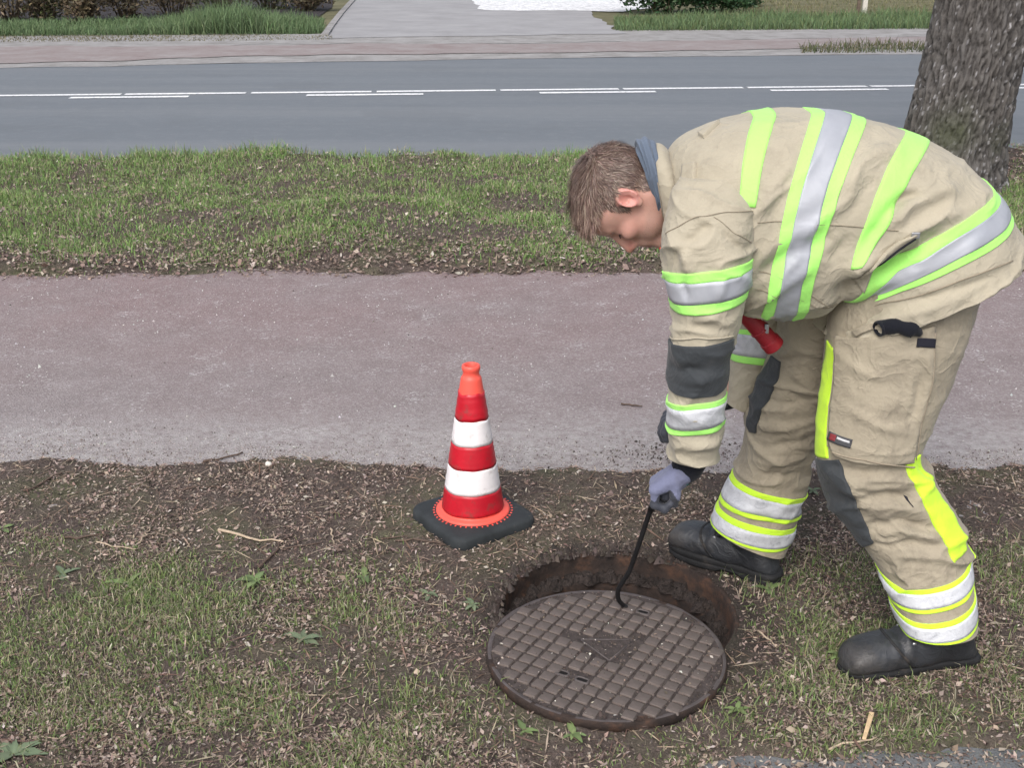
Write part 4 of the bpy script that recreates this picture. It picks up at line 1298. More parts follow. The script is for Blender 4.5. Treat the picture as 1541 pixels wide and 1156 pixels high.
cc = m.ramp(m.noise(18, 6, .7, dist=2.0), [(.30, (.34, .35, .38)), (.42, (.52, .53, .56)), (.6, (.60, .61, .64))])  # two-tone noise paints the shading of wrinkles into the silver
m.set(cc, .5, .5, .1); m.bump(m.noise(20, 5, .65, dist=1.5), .6, .006); M_SILW = m.m
M_PAD = fabric('dark_reinforcement', (.040, .045, .050), .75, .15, .3, dirt=((.085, .085, .085), .55, .6))
M_KNIT = fabric('black_knit', (.012, .013, .018), .95, .2, .1)
M_HOOD = fabric('blue_grey_knit', (.125, .155, .205), .95, .12, .1)
M_SEAM = simple('seam_thread', (.28, .235, .175), .9, .2, 30, 0)
M_GLOVE = fabric('blue_grey_glove', (.155, .165, .25), .85, .1, .2, dirt=((.12, .12, .16), .5, .5))
M_COAT = fabric('glove_coating', (.045, .048, .062), .6, .2, .3)
M_TEAL = simple('teal_trim', (.05, .22, .20), .8, .1, 30, 0)
M_BOOT = NT('boot_leather')
m = M_BOOT
cc = m.ramp(m.noise(14, 6, .65), [(.3, (.016, .017, .020)), (.6, (.032, .034, .039)), (.8, (.060, .060, .063))])
cc = m.mix(m.math('MULTIPLY', m.fr(m.noise(6, 5, .7), .52, .72), .45), cc, (.10, .085, .072))
m.set(cc, .46, .5)
cr2 = m.math('POWER', m.math('SUBTRACT', 1.0, m.math('ABSOLUTE', m.math('SUBTRACT', m.math('MULTIPLY', m.noise(24, 4, .6, dist=1.0), 2.0), 1.0))), 6.0)
m.bump(m.math('ADD', m.math('MULTIPLY', m.noise(160, 4, .6), .3), cr2), .4, .0025); M_BOOT = m.m
M_SOLE = simple('boot_sole', (.017, .017, .018), .75, .3, 20, .4, 120, .003, .3, dirt=((.10, .08, .065), .55, .6))
M_REDP = simple('red_plastic', (.30, .014, .024), .4, .12, 20, .2, 80, .002, .5)
M_METAL = simple('buckle_metal', (.45, .45, .46), .35, .1, 20, 0, metal=.8)
M_BLK = simple('black_patch', (.014, .014, .022), .8, .1, 20, .1)

# --- head: implicit surface in head space (cm), x forward, y left, z up
HF = np.array([-.165, 0, -.986]); HF /= np.linalg.norm(HF)
HU = np.array([-HF[2], 0, HF[0]]) * np.array([-1, 1, -1])
HU = np.array([-.986, 0, .165]); HU /= np.linalg.norm(HU)
HL = np.array([0, -1.0, 0])
HR3 = np.stack([HF, HL, HU], 1)          # columns
# slight roll/turn of the head
yaw = math.radians(4)
ear_w = P(949, 300, 2.526)
HO = ear_w - HR3 @ (np.array([-.8, 7.4, -1.0]) / 100)
HSC = np.array([1.075, 1.0, 1.0])
def h2w(p): return HO + (np.asarray(p) * HSC / 100) @ HR3.T
def head_sdf(p):
    ax_ = np.abs(p[..., 1]); q = np.stack([p[..., 0], ax_, p[..., 2]], -1)
    d = sd_ell(q, (-.9, 0, 3.0), (9.5, 7.5, 8.5))
    d = smin(d, sd_ell(q, (3.4, 0, 3.5), (5.3, 6.2, 6.2)), 1.5)
    d = smin(d, sd_ell(q, (3.4, 0, -3.2), (5.5, 5.7, 7.0)), 1.6)
    d = smin(d, sd_ell(q, (3.3, 0, -7.4), (5.5, 5.5, 3.9)), 1.6)
    d = smin(d, sd_cap(q, (8.3, 0, -10.6), (7.9, 1.3, -10.6), 1.75), 1.8)
    d = smin(d, sd_cap(q, (8.0, .6, 1.6), (6.7, 4.2, 1.9), .85, .7), 1.0)
    d = smin(d, sd_ell(q, (5.9, 4.0, -2.6), (2.4, 2.0, 1.9)), 1.2)
    d = smax(d, -sd_ell(q, (9.4, 3.2, -.3), (2.0, 2.0, 1.25)), .8)
    d = smin(d, sd_ell(q, (6.55, 3.2, -.35), (1.35, 1.35, 1.2)), .25)
    d = smin(d, sd_cap(q, (7.8, 0, .4), (8.9, 0, -4.4), .8, 1.3), .6)
    d = smin(d, sd_cap(q, (8.3, 0, .9), (10.95, 0, -4.2), .72, 1.08), .6)
    d = smin(d, sd_ell(q, (9.8, 1.15, -4.7), (1.2, .75, .8)), .4)
    d = smin(d, sd_ell(q, (8.7, 0, -7.0), (1.4, 2.7, 2.2)), .9)
    d = smin(d, sd_cap(q, (9.75, 0, -7.2), (8.7, 2.1, -7.6), .5, .3), .35)
    d = smin(d, sd_cap(q, (9.65, 0, -8.4), (8.65, 2.0, -8.0), .6, .3), .35)
    d = smax(d, -sd_cap(q, (10.3, 0, -7.77), (8.95, 2.3, -7.85), .16), .15)
    d = smax(d, -sd_ell(q, (9.7, .62, -5.6), (.5, .3, .4)), .15)
    # ear
    e = sd_ell(q, (-.9, 7.35, -.6), (1.7, .75, 2.8))
    e = smax(e, -sd_ell(q, (-.4, 8.3, -.3), (1.2, 1.7, 1.95)), .2)
    e = smin(e, sd_cap(q, (-.1, 7.6, -.9), (-.3, 7.5, -2.0), .35), .3)
    e = smin(e, sd_ell(q, (-.3, 7.2, -3.0), (.8, .5, .9)), .4)
    rim = np.sqrt((np.hypot((q[..., 0] + .95) / 1.6, (q[..., 2] + .35) / 2.5) - 1) ** 2 * 4.2 + (q[..., 1] - 7.95) ** 2) - .36
    rim = np.where(q[..., 2] < -2.4, 9, rim)
    e = smin(e, rim, .3)
    d = smin(d, e, .55)
    d = smin(d, sd_cap(q, (-2.2, 0, -6), (-4.6, 0, -17), 6.1, 6.4), 1.8)
    d = smin(d, sd_cap(q, (-4.6, 0, -17), (-5, 0, -22), 6.4, 7), 1.0)
    d = np.maximum(d, -(p[..., 2] + 22.5))
    return d
HV, HFc = surface_nets(head_sdf, (-12, -10, -24), (13, 10, 13), .25)
hv_w = h2w(HV)
# hidden rest of the body, built as one tapered limb set and fused with the head by a voxel remesh
def cap_vf(a, b, ra, rb, n=14):
    a = np.array(a, float); b = np.array(b, float); d = (b - a); L = np.linalg.norm(d); d = d / L
    s_ = [(-ra * .99, .1), (-ra * .8, .6 * ra), (-ra * .4, .92 * ra), (0, ra)]
    pts = [a + d * q for q, _ in s_] + [b + d * q for q in (0, rb * .4, rb * .8, rb * .99)]
    rr = [.1 * ra, .6 * ra, .92 * ra, ra, rb, .92 * rb, .6 * rb, .1 * rb]
    return tube(pts, rr, n)
J = dict(neck=h2w((-4.8, 0, -19)), chest=P(1110, 320, 2.62), waist=P(1290, 330, 2.62), pelv=P(1390, 390, 2.62),
         shN=P(1060, 340, 2.46), elN=P(1052, 540, 2.42), wrN=P(1040, 690, 2.44), shF=P(1090, 310, 2.78), elF=P(1150, 500, 2.83), wrF=P(1105, 590, 2.85),
         hiN=P(1375, 430, 2.52), knN=P(1308, 720, 2.45), anN=P(1400, 890, 2.38), hiF=P(1330, 420, 2.72), knF=P(1185, 640, 2.78), anF=P(1138, 775, 2.79))
heelN, toeN = G(1450, 985), G(1290, 1008)
segs = [('neck', 'chest', .065, .13), ('chest', 'waist', .15, .13), ('waist', 'pelv', .13, .13), ('chest', 'shN', .09, .06), ('chest', 'shF', .09, .06),
        ('shN', 'elN', .055, .045), ('elN', 'wrN', .045, .03), ('shF', 'elF', .055, .045), ('elF', 'wrF', .042, .03),
        ('pelv', 'hiN', .11, .09), ('pelv', 'hiF', .11, .09), ('hiN', 'knN', .08, .05), ('knN', 'anN', .05, .036), ('hiF', 'knF', .08, .045), ('knF', 'anF', .045, .035)]
bparts = [(hv_w, [tuple(f) for f in HFc])] + [cap_vf(J[a_], J[b_], r0, r1) for a_, b_, r0, r1 in segs]
V, F = join(bparts)
ptmp = mesh_np('person_tmp', V, F)
md = ptmp.modifiers.new('r', 'REMESH'); md.mode = 'VOXEL'; md.voxel_size = .0033; md.use_smooth_shade = True
md2 = ptmp.modifiers.new('s', 'SMOOTH'); md2.factor = .5; md2.iterations = 1
dg = bpy.context.evaluated_depsgraph_get()
me = bpy.data.meshes.new_from_object(ptmp.evaluated_get(dg))
bpy.data.objects.remove(ptmp)
co = np.zeros(len(me.vertices) * 3, np.float32); me.vertices.foreach_get('co', co); co = co.reshape(-1, 3)
loc = ((co - HO) @ HR3) * 100 / HSC
# skin colours (own colour of the skin: redder ear and nose, greyer stubble, hair-covered scalp), and darker eye sockets
lx, ly, lz = loc[:, 0], np.abs(loc[:, 1]), loc[:, 2]
skin = np.tile(np.array([.53, .30, .24]), (len(co), 1))
def blend(msk, c): 
    global skin
    skin = skin * (1 - msk[:, None]) + np.array(c) * msk[:, None]
ishead = (np.linalg.norm(loc, axis=1) < 24)
nz = fbm(loc * .35, 3)[:] * .5
blend(np.exp(-(((lx - 5.5) / 2.5) ** 2 + ((lz + 2.5) / 2.5) ** 2)) * .55, (.56, .27, .22))
blend(np.exp(-(((lx - 10.5) / 1.6) ** 2 + ((lz + 4.0) / 1.6) ** 2)) * .6, (.50, .19, .15))
blend(sstep(6.7, 7.3, ly) * sstep(2.6, 2.2, np.abs(lz + .6)) * sstep(3.4, 2.6, np.abs(lx + .9)) * .75, (.60, .27, .235))
stub = sstep(-4.8, -6.2, lz) * sstep(-1.5, 1.5, lx) * .42
blend(stub * (.7 + .5 * nz), (.30, .21, .175))
lips = np.exp(-((lz + 7.8) / .75) ** 2) * sstep(8.2, 8.9, lx) * sstep(2.4, 1.8, ly)
blend(lips * .7, (.40, .15, .13))
blend(np.exp(-(((lx - 7.6) / 1.6) ** 2 + ((lz + .3) / .9) ** 2 + ((ly - 3.2) / 1.9) ** 2)) * .45, (.30, .14, .115))  # darker tone round the eye sockets
hairline = np.where(lx > 2.0, 5.0 + (lx - 2) * .25 + .35 * np.clip(4 - ly, 0, 9) * .5, np.where(lx > .9, -1.2, np.where(lx > -2.9, 2.0, -5.2 + .1 * ly)))
hm = sstep(-.5, .7, lz - hairline + nz) * ishead
blend(hm * .8, (.085, .055, .043))
skin = np.clip(skin * (1 + .10 * nz[:, None]), 0, 1)
a = me.color_attributes.new('Col', 'FLOAT_COLOR', 'POINT')
c4 = np.ones((len(co), 4), np.float32); c4[:, :3] = skin
a.data.foreach_set('color', c4.ravel())
m = NT('skin')
at = m.n('Attribute'); at.attribute_name = 'Col'
m.set(at.outputs['Color'], .55, .35); m.b.inputs['Subsurface Weight'].default_value = .12
m.b.inputs['Subsurface Radius'].default_value = (.010, .004, .002); m.b.inputs['Subsurface Scale'].default_value = 1.0
m.bump(m.noise(420, 3, .6), .15, .001)
me.materials.clear(); me.materials.append(m.m)
me.polygons.foreach_set('use_smooth', [True] * len(me.polygons))
person = add_obj('person', me)
tag(person, 'person in tan fire-service jacket and trousers bending over the manhole with a hook', 'person')
def part(name, VF, mat, parent=person, smooth=True, label=None):
    o = mesh_np(name, VF[0], VF[1], mat, parent=parent, smooth=smooth)
    if label: o['label'] = label
    return o

# --- hair: ribbons grown on the scalp
M_HAIR = NT('hair')
m = M_HAIR; at = m.n('Attribute'); at.attribute_name = 'Col'
m.set(at.outputs['Color'], .5, .35); M_HAIR = m.m
HN = np.zeros_like(HV)
fn = np.cross(HV[HFc[:, 1]] - HV[HFc[:, 0]], HV[HFc[:, 2]] - HV[HFc[:, 0]])
for k in range(4): np.add.at(HN, HFc[:, k], fn)
HN /= np.linalg.norm(HN, axis=1, keepdims=True) + 1e-9
HN *= np.sign(((HV - [0, 0, 1]) * HN).sum(1))[:, None]
hx, hy, hz = HV[:, 0], np.abs(HV[:, 1]), HV[:, 2]
hl = np.where(hx > 2.0, 5.2 + (hx - 2) * .25 + .35 * np.clip(4 - hy, 0, 9) * .5, np.where(hx > .9, -1.0, np.where(hx > -2.9, 2.4, -5.0 + .1 * hy)))
cand = np.where((hz > hl + .1) & (hy < 7.75))[0]
NHAIR = 15000
ci = rng.choice(cand, NHAIR)
root = HV[ci] + rng.normal(0, .12, (NHAIR, 3)); nr = HN[ci]
topness = sstep(5.0, 8.5, root[:, 2] + .25 * np.clip(root[:, 0], -9, 9))
backness = sstep(-3.5, -7.5, root[:, 0])
frontness = sstep(1, 6, root[:, 0]) * topness
Ls = 1.3 + 2.6 * topness + 1.0 * backness * (1 - topness) + .5 * frontness
Ls *= rng.uniform(.6, 1.15, NHAIR)
# clump id for parting
cl = np.stack([fbm(root * .55 + s_, 2) for s_ in (3, 13, 23)], -1)
dirn = np.zeros((NHAIR, 3))
dirn[:, 0] = .9 * topness + .35 * (1 - topness) * (1 - backness) - .1 * backness
dirn[:, 1] = np.sign(root[:, 1]) * .25 * topness
dirn[:, 2] = -.15 * topness - .9 * (1 - topness)
dirn += cl * .5
dirn -= nr * (dirn * nr).sum(1, keepdims=True)
dirn /= np.linalg.norm(dirn, axis=1, keepdims=True)
lift = .16 + .25 * topness + rng.uniform(0, .15, NHAIR)
nseg = 4
pts = [root]; cur = root.copy(); dcur = dirn + nr * lift[:, None]
for j in range(nseg):
    dcur = dcur / np.linalg.norm(dcur, axis=1, keepdims=True)
    cur = cur + dcur * (Ls / nseg)[:, None]
    dd = head_sdf(cur)                                   # keep above the scalp
    push = np.clip(.12 + .22 * topness - dd, 0, 2)
    cur = cur + nr * push[:, None] * .9
    pts.append(cur.copy())
    grav = np.array([.10, 0, 0])                          # world down is roughly head-forward
    dcur = dcur + grav * topness[:, None] + rng.normal(0, .10, (NHAIR, 3)) - nr * .10 + cl * .14
side = np.cross(dirn, nr); side /= np.linalg.norm(side, axis=1, keepdims=True)
wd = rng.uniform(.045, .10, NHAIR)[:, None]
rows = []
for j, q in enumerate(pts):
    f = (1 - (j / nseg) ** 2 * .85)
    rows += [q - side * wd * f, q + side * wd * f]
V = h2w(np.stack(rows, 1).reshape(-1, 3))
k = np.arange(NHAIR)[:, None] * (2 * (nseg + 1))
F = np.concatenate([k + [2 * j, 2 * j + 1, 2 * j + 3, 2 * j + 2] for j in range(nseg)])
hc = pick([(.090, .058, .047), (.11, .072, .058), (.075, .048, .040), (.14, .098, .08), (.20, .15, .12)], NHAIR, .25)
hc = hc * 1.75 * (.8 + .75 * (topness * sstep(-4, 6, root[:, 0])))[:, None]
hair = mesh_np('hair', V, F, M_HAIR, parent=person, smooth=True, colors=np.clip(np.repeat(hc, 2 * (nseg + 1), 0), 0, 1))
# eyebrow and lashes on both sides
def ribbons(name, roots, dirs, L, w, c):
    n = len(roots); s_ = np.cross(dirs, rng.normal(0, 1, (n, 3))); s_ /= np.linalg.norm(s_, axis=1, keepdims=True)
    V = np.stack([roots - s_ * w, roots + s_ * w, roots + dirs * L], 1).reshape(-1, 3)
    F = np.arange(n * 3).reshape(-1, 3)
    return mesh_np(name, h2w(V), F, M_HAIR, parent=person, smooth=False, colors=np.tile(np.array(c), (n * 3, 1)))
for sgn in (1, -1):
    t_ = rng.random(300); r_ = np.stack([8.75 - 1.9 * t_ ** 1.6, sgn * (1.3 + 3.3 * t_), 1.75 + .35 * np.sin(t_ * 3) + rng.normal(0, .16, 300)], -1)
    dq = np.stack([-.3 - t_ * .5, sgn * (.8 + 0 * t_), .25 - .4 * t_], -1); dq /= np.linalg.norm(dq, axis=1, keepdims=True)
    ribbons('eyebrow', r_, dq, .85, .06, (.11, .072, .055))
    t_ = rng.random(60); r_ = np.stack([8.05 - .75 * ((t_ - .35) * 1.5) ** 2, sgn * (2.2 + 2.1 * t_), -.75 + .15 * t_], -1)
    dq = np.stack([.75 + 0 * t_, sgn * .2 * (t_ - .3), -.55 + 0 * t_], -1); dq /= np.linalg.norm(dq, axis=1, keepdims=True)
    ribbons('eyelashes', r_, dq, .75, .07, (.03, .02, .018))

# stubble on jaw and upper lip
sc = np.where((hz < -4.6) & (hz > -12.5) & (hx > -.5) & (hy > .2) & ~((np.abs(hz + 7.8) < .8) & (hx > 8.6)))[0]
si = rng.choice(sc, 2600)
sdv = HN[si] * .6 + np.array([.1, 0, -.8]); sdv /= np.linalg.norm(sdv, axis=1, keepdims=True)
ribbons('stubble', HV[si] + rng.normal(0, .08, (2600, 3)), sdv, .22, .018, (.16, .105, .08))

# --- jacket torso
T = Loft([(1002, 238, 1004, 340, 2.61, .085, 2.0),
          (1020, 214, 1012, 372, 2.615, .135, 2.2),
          (1052, 196, 1036, 420, 2.62, .205, 2.4),
          (1095, 182, 1075, 452, 2.62, .245, 2.5),
          (1150, 170, 1118, 462, 2.62, .255, 2.5),
          (1220, 166, 1170, 462, 2.62, .255, 2.5),
          (1300, 178, 1218, 458, 2.62, .25, 2.5),
          (1385, 206, 1248, 442, 2.62, .245, 2.5),
          (1453, 247, 1256, 430, 2.62, .245, 2.5),
          (1490, 287, 1250, 432, 2.62, .25, 2.5),
          (1510, 320, 1236, 458, 2.62, .26, 2.5),
          (1526, 354, 1222, 486, 2.62, .268, 2.5)])
# folds drawn where the photograph shows them (photo pixels)
T.famp = 1.25
T.fold([(1222, 500), (1242, 470), (1275, 440), (1315, 415), (1380, 385)], -.034, .022)
T.fold([(1215, 478), (1245, 440), (1290, 405), (1330, 378)], .022, .020)
T.fold([(1290, 378), (1330, 330), (1360, 300), (1400, 288)], -.008, .012)
T.fold([(1335, 372), (1375, 345), (1420, 325), (1450, 318)], .010, .014)
T.fold([(1330, 345), (1370, 310), (1410, 290), (1440, 282)], .009, .014)
T.fold([(1340, 392), (1385, 372), (1420, 350)], -.010, .012)
T.fold([(1330, 322), (1362, 296), (1390, 292)], -.007, .010)
T.fold([(1268, 300), (1290, 255), (1325, 230), (1350, 225)], .007, .018)
T.fold([(1275, 330), (1298, 290), (1325, 265)], -.005, .016)
T.fold([(1140, 330), (1155, 300), (1185, 255), (1200, 225)], .006, .013)
T.fold([(1158, 335), (1178, 295), (1200, 262)], -.005, .015)
T.fold([(1130, 400), (1165, 368), (1200, 350), (1240, 335)], .008, .013)
T.fold([(1130, 430), (1170, 395), (1215, 370), (1260, 352)], -.009, .013)
T.fold([(1140, 455), (1185, 425), (1230, 395)], .008, .014)
T.fold([(1180, 470), (1225, 425), (1255, 385), (1285, 350)], -.007, .013)
T.fold([(1270, 480), (1320, 468), (1400, 448), (1470, 425), (1520, 405)], -.006, .010)
T.fold([(1300, 495), (1380, 470), (1460, 448)], .004, .012)
def ridged(p): return np.clip(1 - np.abs(fbm(p, 2)) * 1.7, 0, 1) ** 4
def t_nf(p, n, u, t):
    d = .0035 * fbm(p * np.array([7, 7, 9]), 3)
    q = p @ np.array([[.6, 0, .8], [0, 1, 0], [-.8, 0, .6]])
    d = d + .0028 * fbm(q * np.array([26, 9, 9]), 3) * sstep(1.2, 3.0, u)
    d = d + .0085 * (ridged(q * np.array([11, 5, 4.5]) + 2) - .3) * sstep(2.2, 4.0, u) * (.35 + .65 * sstep(.52, .30, np.abs(t)))
    # quilted puckers along the hem
    d = d + .003 * np.sin(t * 2 * np.pi * 34 + 3 * fbm(p * 6, 2)) * sstep(10.35, 10.8, u)
    return d
T.nf = t_nf
jacket = part('jacket', T.mesh(230, 270), M_TAN)
def bandset(loft, mk, prefix_parent, sil=M_SIL, yel=M_YEL, fr=((0, .27), (.27, .73), (.73, 1))):
    """yellow - silver - yellow"""
    (a0, a1), (b0, b1), (c0, c1) = fr
    part('yellow_stripe', mk(a0, a1, .0026), yel, prefix_parent)
    part('silver_stripe', mk(b0 - .004, b1 + .004, .0036), sil, prefix_parent)
    part('yellow_stripe', mk(c0, c1, .0026), yel, prefix_parent)
WR = [.86, .80, .72, .66, .60, .56]
T.ur = (2.0, 5.6)
# first back stripe
part('yellow_stripe', T.strip([(1134, 172), (1124, 210), (1117, 250), (1112, 309)], [(1168, 167), (1157, 210), (1146, 255), (1137, 312)], nv=70, pre=WR), M_YEL, jacket)
T.ur = (3.5, 6.6)
# second band, full height of the body
L2 = [(1222, 168), (1205, 225), (1187, 290), (1172, 360), (1158, 425), (1148, 470)]
R2 = [(1303, 180), (1286, 230), (1262, 290), (1243, 360), (1224, 425), (1212, 473)]
bandset(T, lambda a, b, o: T.strip(L2, R2, o, 110, 12, pre=WR, post=[-.02, -.06, -.12], f0=a, f1=b), jacket, fr=((0, .26), (.26, .74), (.74, 1)))
T.ur = (5.6, 8.3)
# third stripe
part('yellow_stripe', T.strip([(1362, 198), (1338, 245), (1315, 300), (1297, 350), (1278, 402)], [(1396, 210), (1376, 255), (1350, 310), (1330, 352), (1292, 396)], nv=90, pre=WR), M_YEL, jacket)
T.ur = (6.6, 11)
# hem band
HT = [(1496, 293), (1455, 330), (1400, 366), (1340, 398), (1302, 417)]
HB_ = [(1521, 352), (1480, 384), (1420, 414), (1352, 440), (1300, 458)]
bandset(T, lambda a, b, o: T.strip(HT, HB_, o, 150, 12, pre=[.80, .74, .68, .62, .57], post=[.06, .02, -.03, -.09], f0=a, f1=b), jacket, fr=((0, .26), (.26, .76), (.76, 1)))
T.ur = None
# yoke seam and panel seams (fine raised piping)
def seam(loft, pxs, r=.0009, mat=M_SEAM, parent=jacket, off=.0015, name='seam'):
    ut = np.array([loft.ut(*q) for q in pxs]); x = np.linspace(0, len(ut) - 1, 50)
    u_ = np.interp(x, np.arange(len(ut)), ut[:, 0]); t_ = np.interp(x, np.arange(len(ut)), ut[:, 1])
    for _ in range(4):
        u_[1:-1] = (u_[:-2] + 2 * u_[1:-1] + u_[2:]) / 4; t_[1:-1] = (t_[:-2] + 2 * t_[1:-1] + t_[2:]) / 4
    p, n = loft.S(u_, t_, off)
    return part(name, tube(p, r, 5), mat, parent)
seam(T, [(1140, 335), (1180, 333), (1240, 338), (1300, 342), (1350, 346)])
seam(T, [(1145, 412), (1180, 418), (1225, 430)])
seam(T, [(1140, 436), (1180, 442), (1218, 455)])
seam(T, [(1270, 470), (1330, 455), (1420, 432), (1525, 392)], .0012)
# radio-loop patch and shoulder tabs
part('shoulder_tab', T.strip([(1031, 250), (1028, 275), (1026, 304)], [(1050, 246), (1049, 272), (1047, 299)], .0095, 20, 8), M_TAN, jacket)
part('shoulder_tab', T.strip([(1052, 205), (1068, 196)], [(1060, 210), (1084, 186)], .0095, 16, 8), M_TAN, jacket)
# waist pocket welt and buckle strap
part('pocket_welt', T.strip([(1283, 428), (1310, 395), (1345, 365), (1372, 350)], [(1300, 440), (1328, 408), (1358, 380), (1384, 362)], .012, 40, 10), M_TAN, jacket)
seam(T, [(1318, 402), (1345, 376), (1372, 356)], .003, M_BLK, name='strap', off=.013)
c_ = T.p3(1372, 353); 
V, F = box_vf(.018, .006, .014); 
o = part('buckle', (V + c_ + np.array([0, -.022, .004]), F), M_METAL, jacket, False); bm_bevel(o, .002)
# belly panel at the lower front of the jacket
# collar and hood
CO = Loft([(980, 228, 1000, 336, 2.61, .068, 2.1), (977, 222, 998, 346, 2.61, .086, 2.1), (982, 218, 1001, 354, 2.61, .097, 2.1), (994, 218, 1003, 362, 2.61, .107, 2.1), (1004, 226, 1008, 362, 2.61, .107, 2.1), (1010, 240, 1014, 356, 2.61, .095, 2.1)])
CO.nf = lambda p, n, u, t: .003 * fbm(p * 14, 3)
part('collar', CO.mesh(40, 90, cap=False), M_TAN, jacket)
seam(CO, [(984, 226), (981, 260), (986, 300), (994, 330)], .0012)
HO_ = Loft([(957, 224, 984, 312, 2.60, .062, 2.1), (958, 213, 989, 322, 2.60, .073, 2.1), (966, 207, 994, 330, 2.605, .078, 2.1), (978, 208, 999, 332, 2.605, .078, 2.1), (988, 219, 1003, 328, 2.605, .072, 2.1), (998, 236, 1006, 320, 2.605, .06, 2.1)])
HO_.nf = lambda p, n, u, t: .004 * fbm(p * 16, 3) + .003 * np.sin(u * 5 + 4 * t)
part('hood', HO_.mesh(40, 90, cap=False), M_HOOD, person)

# --- sleeves
SN = Loft([(1022, 268, 1122, 262, 2.470, .06, 2.1), (1008, 300, 1134, 296, 2.440, .085, 2.3), (996, 345, 1137, 338, 2.415, .095, 2.3), (996, 390, 1131, 384, 2.405, .095, 2.3), (1003, 435, 1122, 432, 2.40, .090, 2.3),
           (1011, 480, 1113, 478, 2.40, .084, 2.3), (1008, 520, 1101, 518, 2.40, .080, 2.3), (1007, 560, 1097, 558, 2.405, .078, 2.3), (1006, 605, 1091, 603, 2.41, .074, 2.3), (1006, 650, 1086, 650, 2.42, .070, 2.3), (1007, 684, 1081, 686, 2.43, .066, 2.3)])
SN.famp = 1.5
SN.fold([(1010, 478), (1050, 492), (1110, 470)], -.006, .010)
SN.fold([(1020, 498), (1070, 480), (1108, 490)], .006, .010)
SN.fold([(1008, 548), (1040, 556), (1098, 540)], -.010, .012)
SN.fold([(1005, 565), (1050, 572), (1095, 556)], .006, .012)
SN.fold([(1003, 345), (1030, 385), (1040, 420)], .008, .014)
SN.fold([(1010, 400), (1040, 360), (1075, 330)], -.006, .012)
SN.fold([(1085, 345), (1110, 370), (1132, 380)], -.006, .010)
SN.fold([(1010, 668), (1050, 675), (1082, 668)], .004, .010)
SN.fold([(1025, 425), (1035, 450)], -.006, .008)
SN.fold([(1090, 415), (1082, 450)], .006, .010)
SN.nf = lambda p, n, u, t: .0075 * (ridged(p * np.array([6, 6, 13]) + 5) - .3) + .003 * fbm(p * 12, 3) + .0022 * fbm(p * np.array([10, 10, 38]), 3)
sn = part('sleeve', SN.mesh(190, 150), M_TAN, jacket)
bandset(SN, lambda a, b, o: SN.ring([(1003, 412), (1062, 408), (1127, 396)], [(1013, 468), (1065, 472), (1112, 455)], o, a, b), jacket, fr=((0, .25), (.25, .76), (.76, 1)))
bandset(SN, lambda a, b, o: SN.ring([(1006, 599), (1048, 608), (1091, 600)], [(1006, 645), (1048, 656), (1087, 644)], o, a, b), jacket, fr=((0, .17), (.17, .82), (.82, 1)), sil=M_SILW)
# elbow pad
part('elbow_pad', SN.strip([(1007, 509), (1006, 535), (1006, 560), (1008, 582), (1022, 594)], [(1103, 509), (1099, 535), (1096, 560), (1092, 580), (1076, 594)], .005, 40, 30), M_PAD, jacket)
seam(SN, [(1008, 506), (1050, 508), (1104, 505)], .002, M_TAN)
seam(SN, [(1003, 352), (1040, 328), (1090, 318), (1135, 318)], .0008)
seam(SN, [(1075, 325), (1105, 350), (1133, 366)], .0007)
SF = Loft([(1060, 300, 1150, 300, 2.77, .06), (1070, 350, 1175, 350, 2.82, .085), (1090, 420, 1188, 420, 2.84, .085), (1104, 470, 1192, 476, 2.85, .08), (1104, 505, 1184, 512, 2.855, .075), (1099, 545, 1160, 556, 2.86, .07), (1090, 585, 1136, 606, 2.865, .062), (1087, 596, 1124, 614, 2.866, .058)])
SF.fold([(1100, 540), (1130, 560), (1155, 556)], -.006, .012)
SF.nf = lambda p, n, u, t: .003 * fbm(p * 12, 3)
part('sleeve', SF.mesh(120, 100), M_TAN, jacket)
bandset(SF, lambda a, b, o: SF.ring([(1102, 490), (1140, 498), (1184, 512)], [(1099, 538), (1125, 546), (1162, 556)], o, a, b), jacket, fr=((0, .16), (.16, .8), (.8, 1)), sil=M_SILW)

# --- trousers
LN = Loft([(1268, 395, 1478, 340, 2.54, .13), (1256, 440, 1478, 400, 2.53, .135), (1248, 500, 1464, 458, 2.51, .13), (1240, 570, 1436, 545, 2.495, .124), (1231, 635, 1406, 615, 2.48, .116), (1228, 690, 1386, 668, 2.465, .108),
           (1240, 738, 1398, 705, 2.455, .102), (1268, 782, 1428, 750, 2.435, .097), (1300, 825, 1450, 795, 2.415, .093), (1325, 865, 1458, 838, 2.395, .09), (1341, 903, 1463, 887, 2.372, .088), (1354, 942, 1467, 936, 2.352, .088)])
LN.famp = 1.35
for a_, b_, c_2, am in [((1250, 700), (1300, 712), (1370, 700), -.008), ((1262, 715), (1310, 735), (1372, 730), .008), ((1290, 752), (1335, 742), (1380, 755), -.008), ((1300, 770), (1340, 760), (1400, 775), .008),
                        ((1305, 790), (1350, 782), (1410, 800), -.008), ((1315, 805), (1360, 798), (1420, 815), .008), ((1320, 822), (1370, 815), (1430, 832), -.007), ((1318, 845), (1370, 838), (1420, 842), .006),
                        ((1245, 705), (1285, 740), (1310, 770), .008), ((1375, 690), (1400, 720), (1425, 745), -.006), ((1255, 520), (1300, 560), (1340, 570), .006), ((1265, 600), (1320, 640), (1370, 650), .005), ((1385, 560), (1380, 600), (1365, 640), -.006), ((1392, 520), (1398, 570), (1380, 620), .006)]:
    LN.fold([a_, b_, c_2], am, .011)
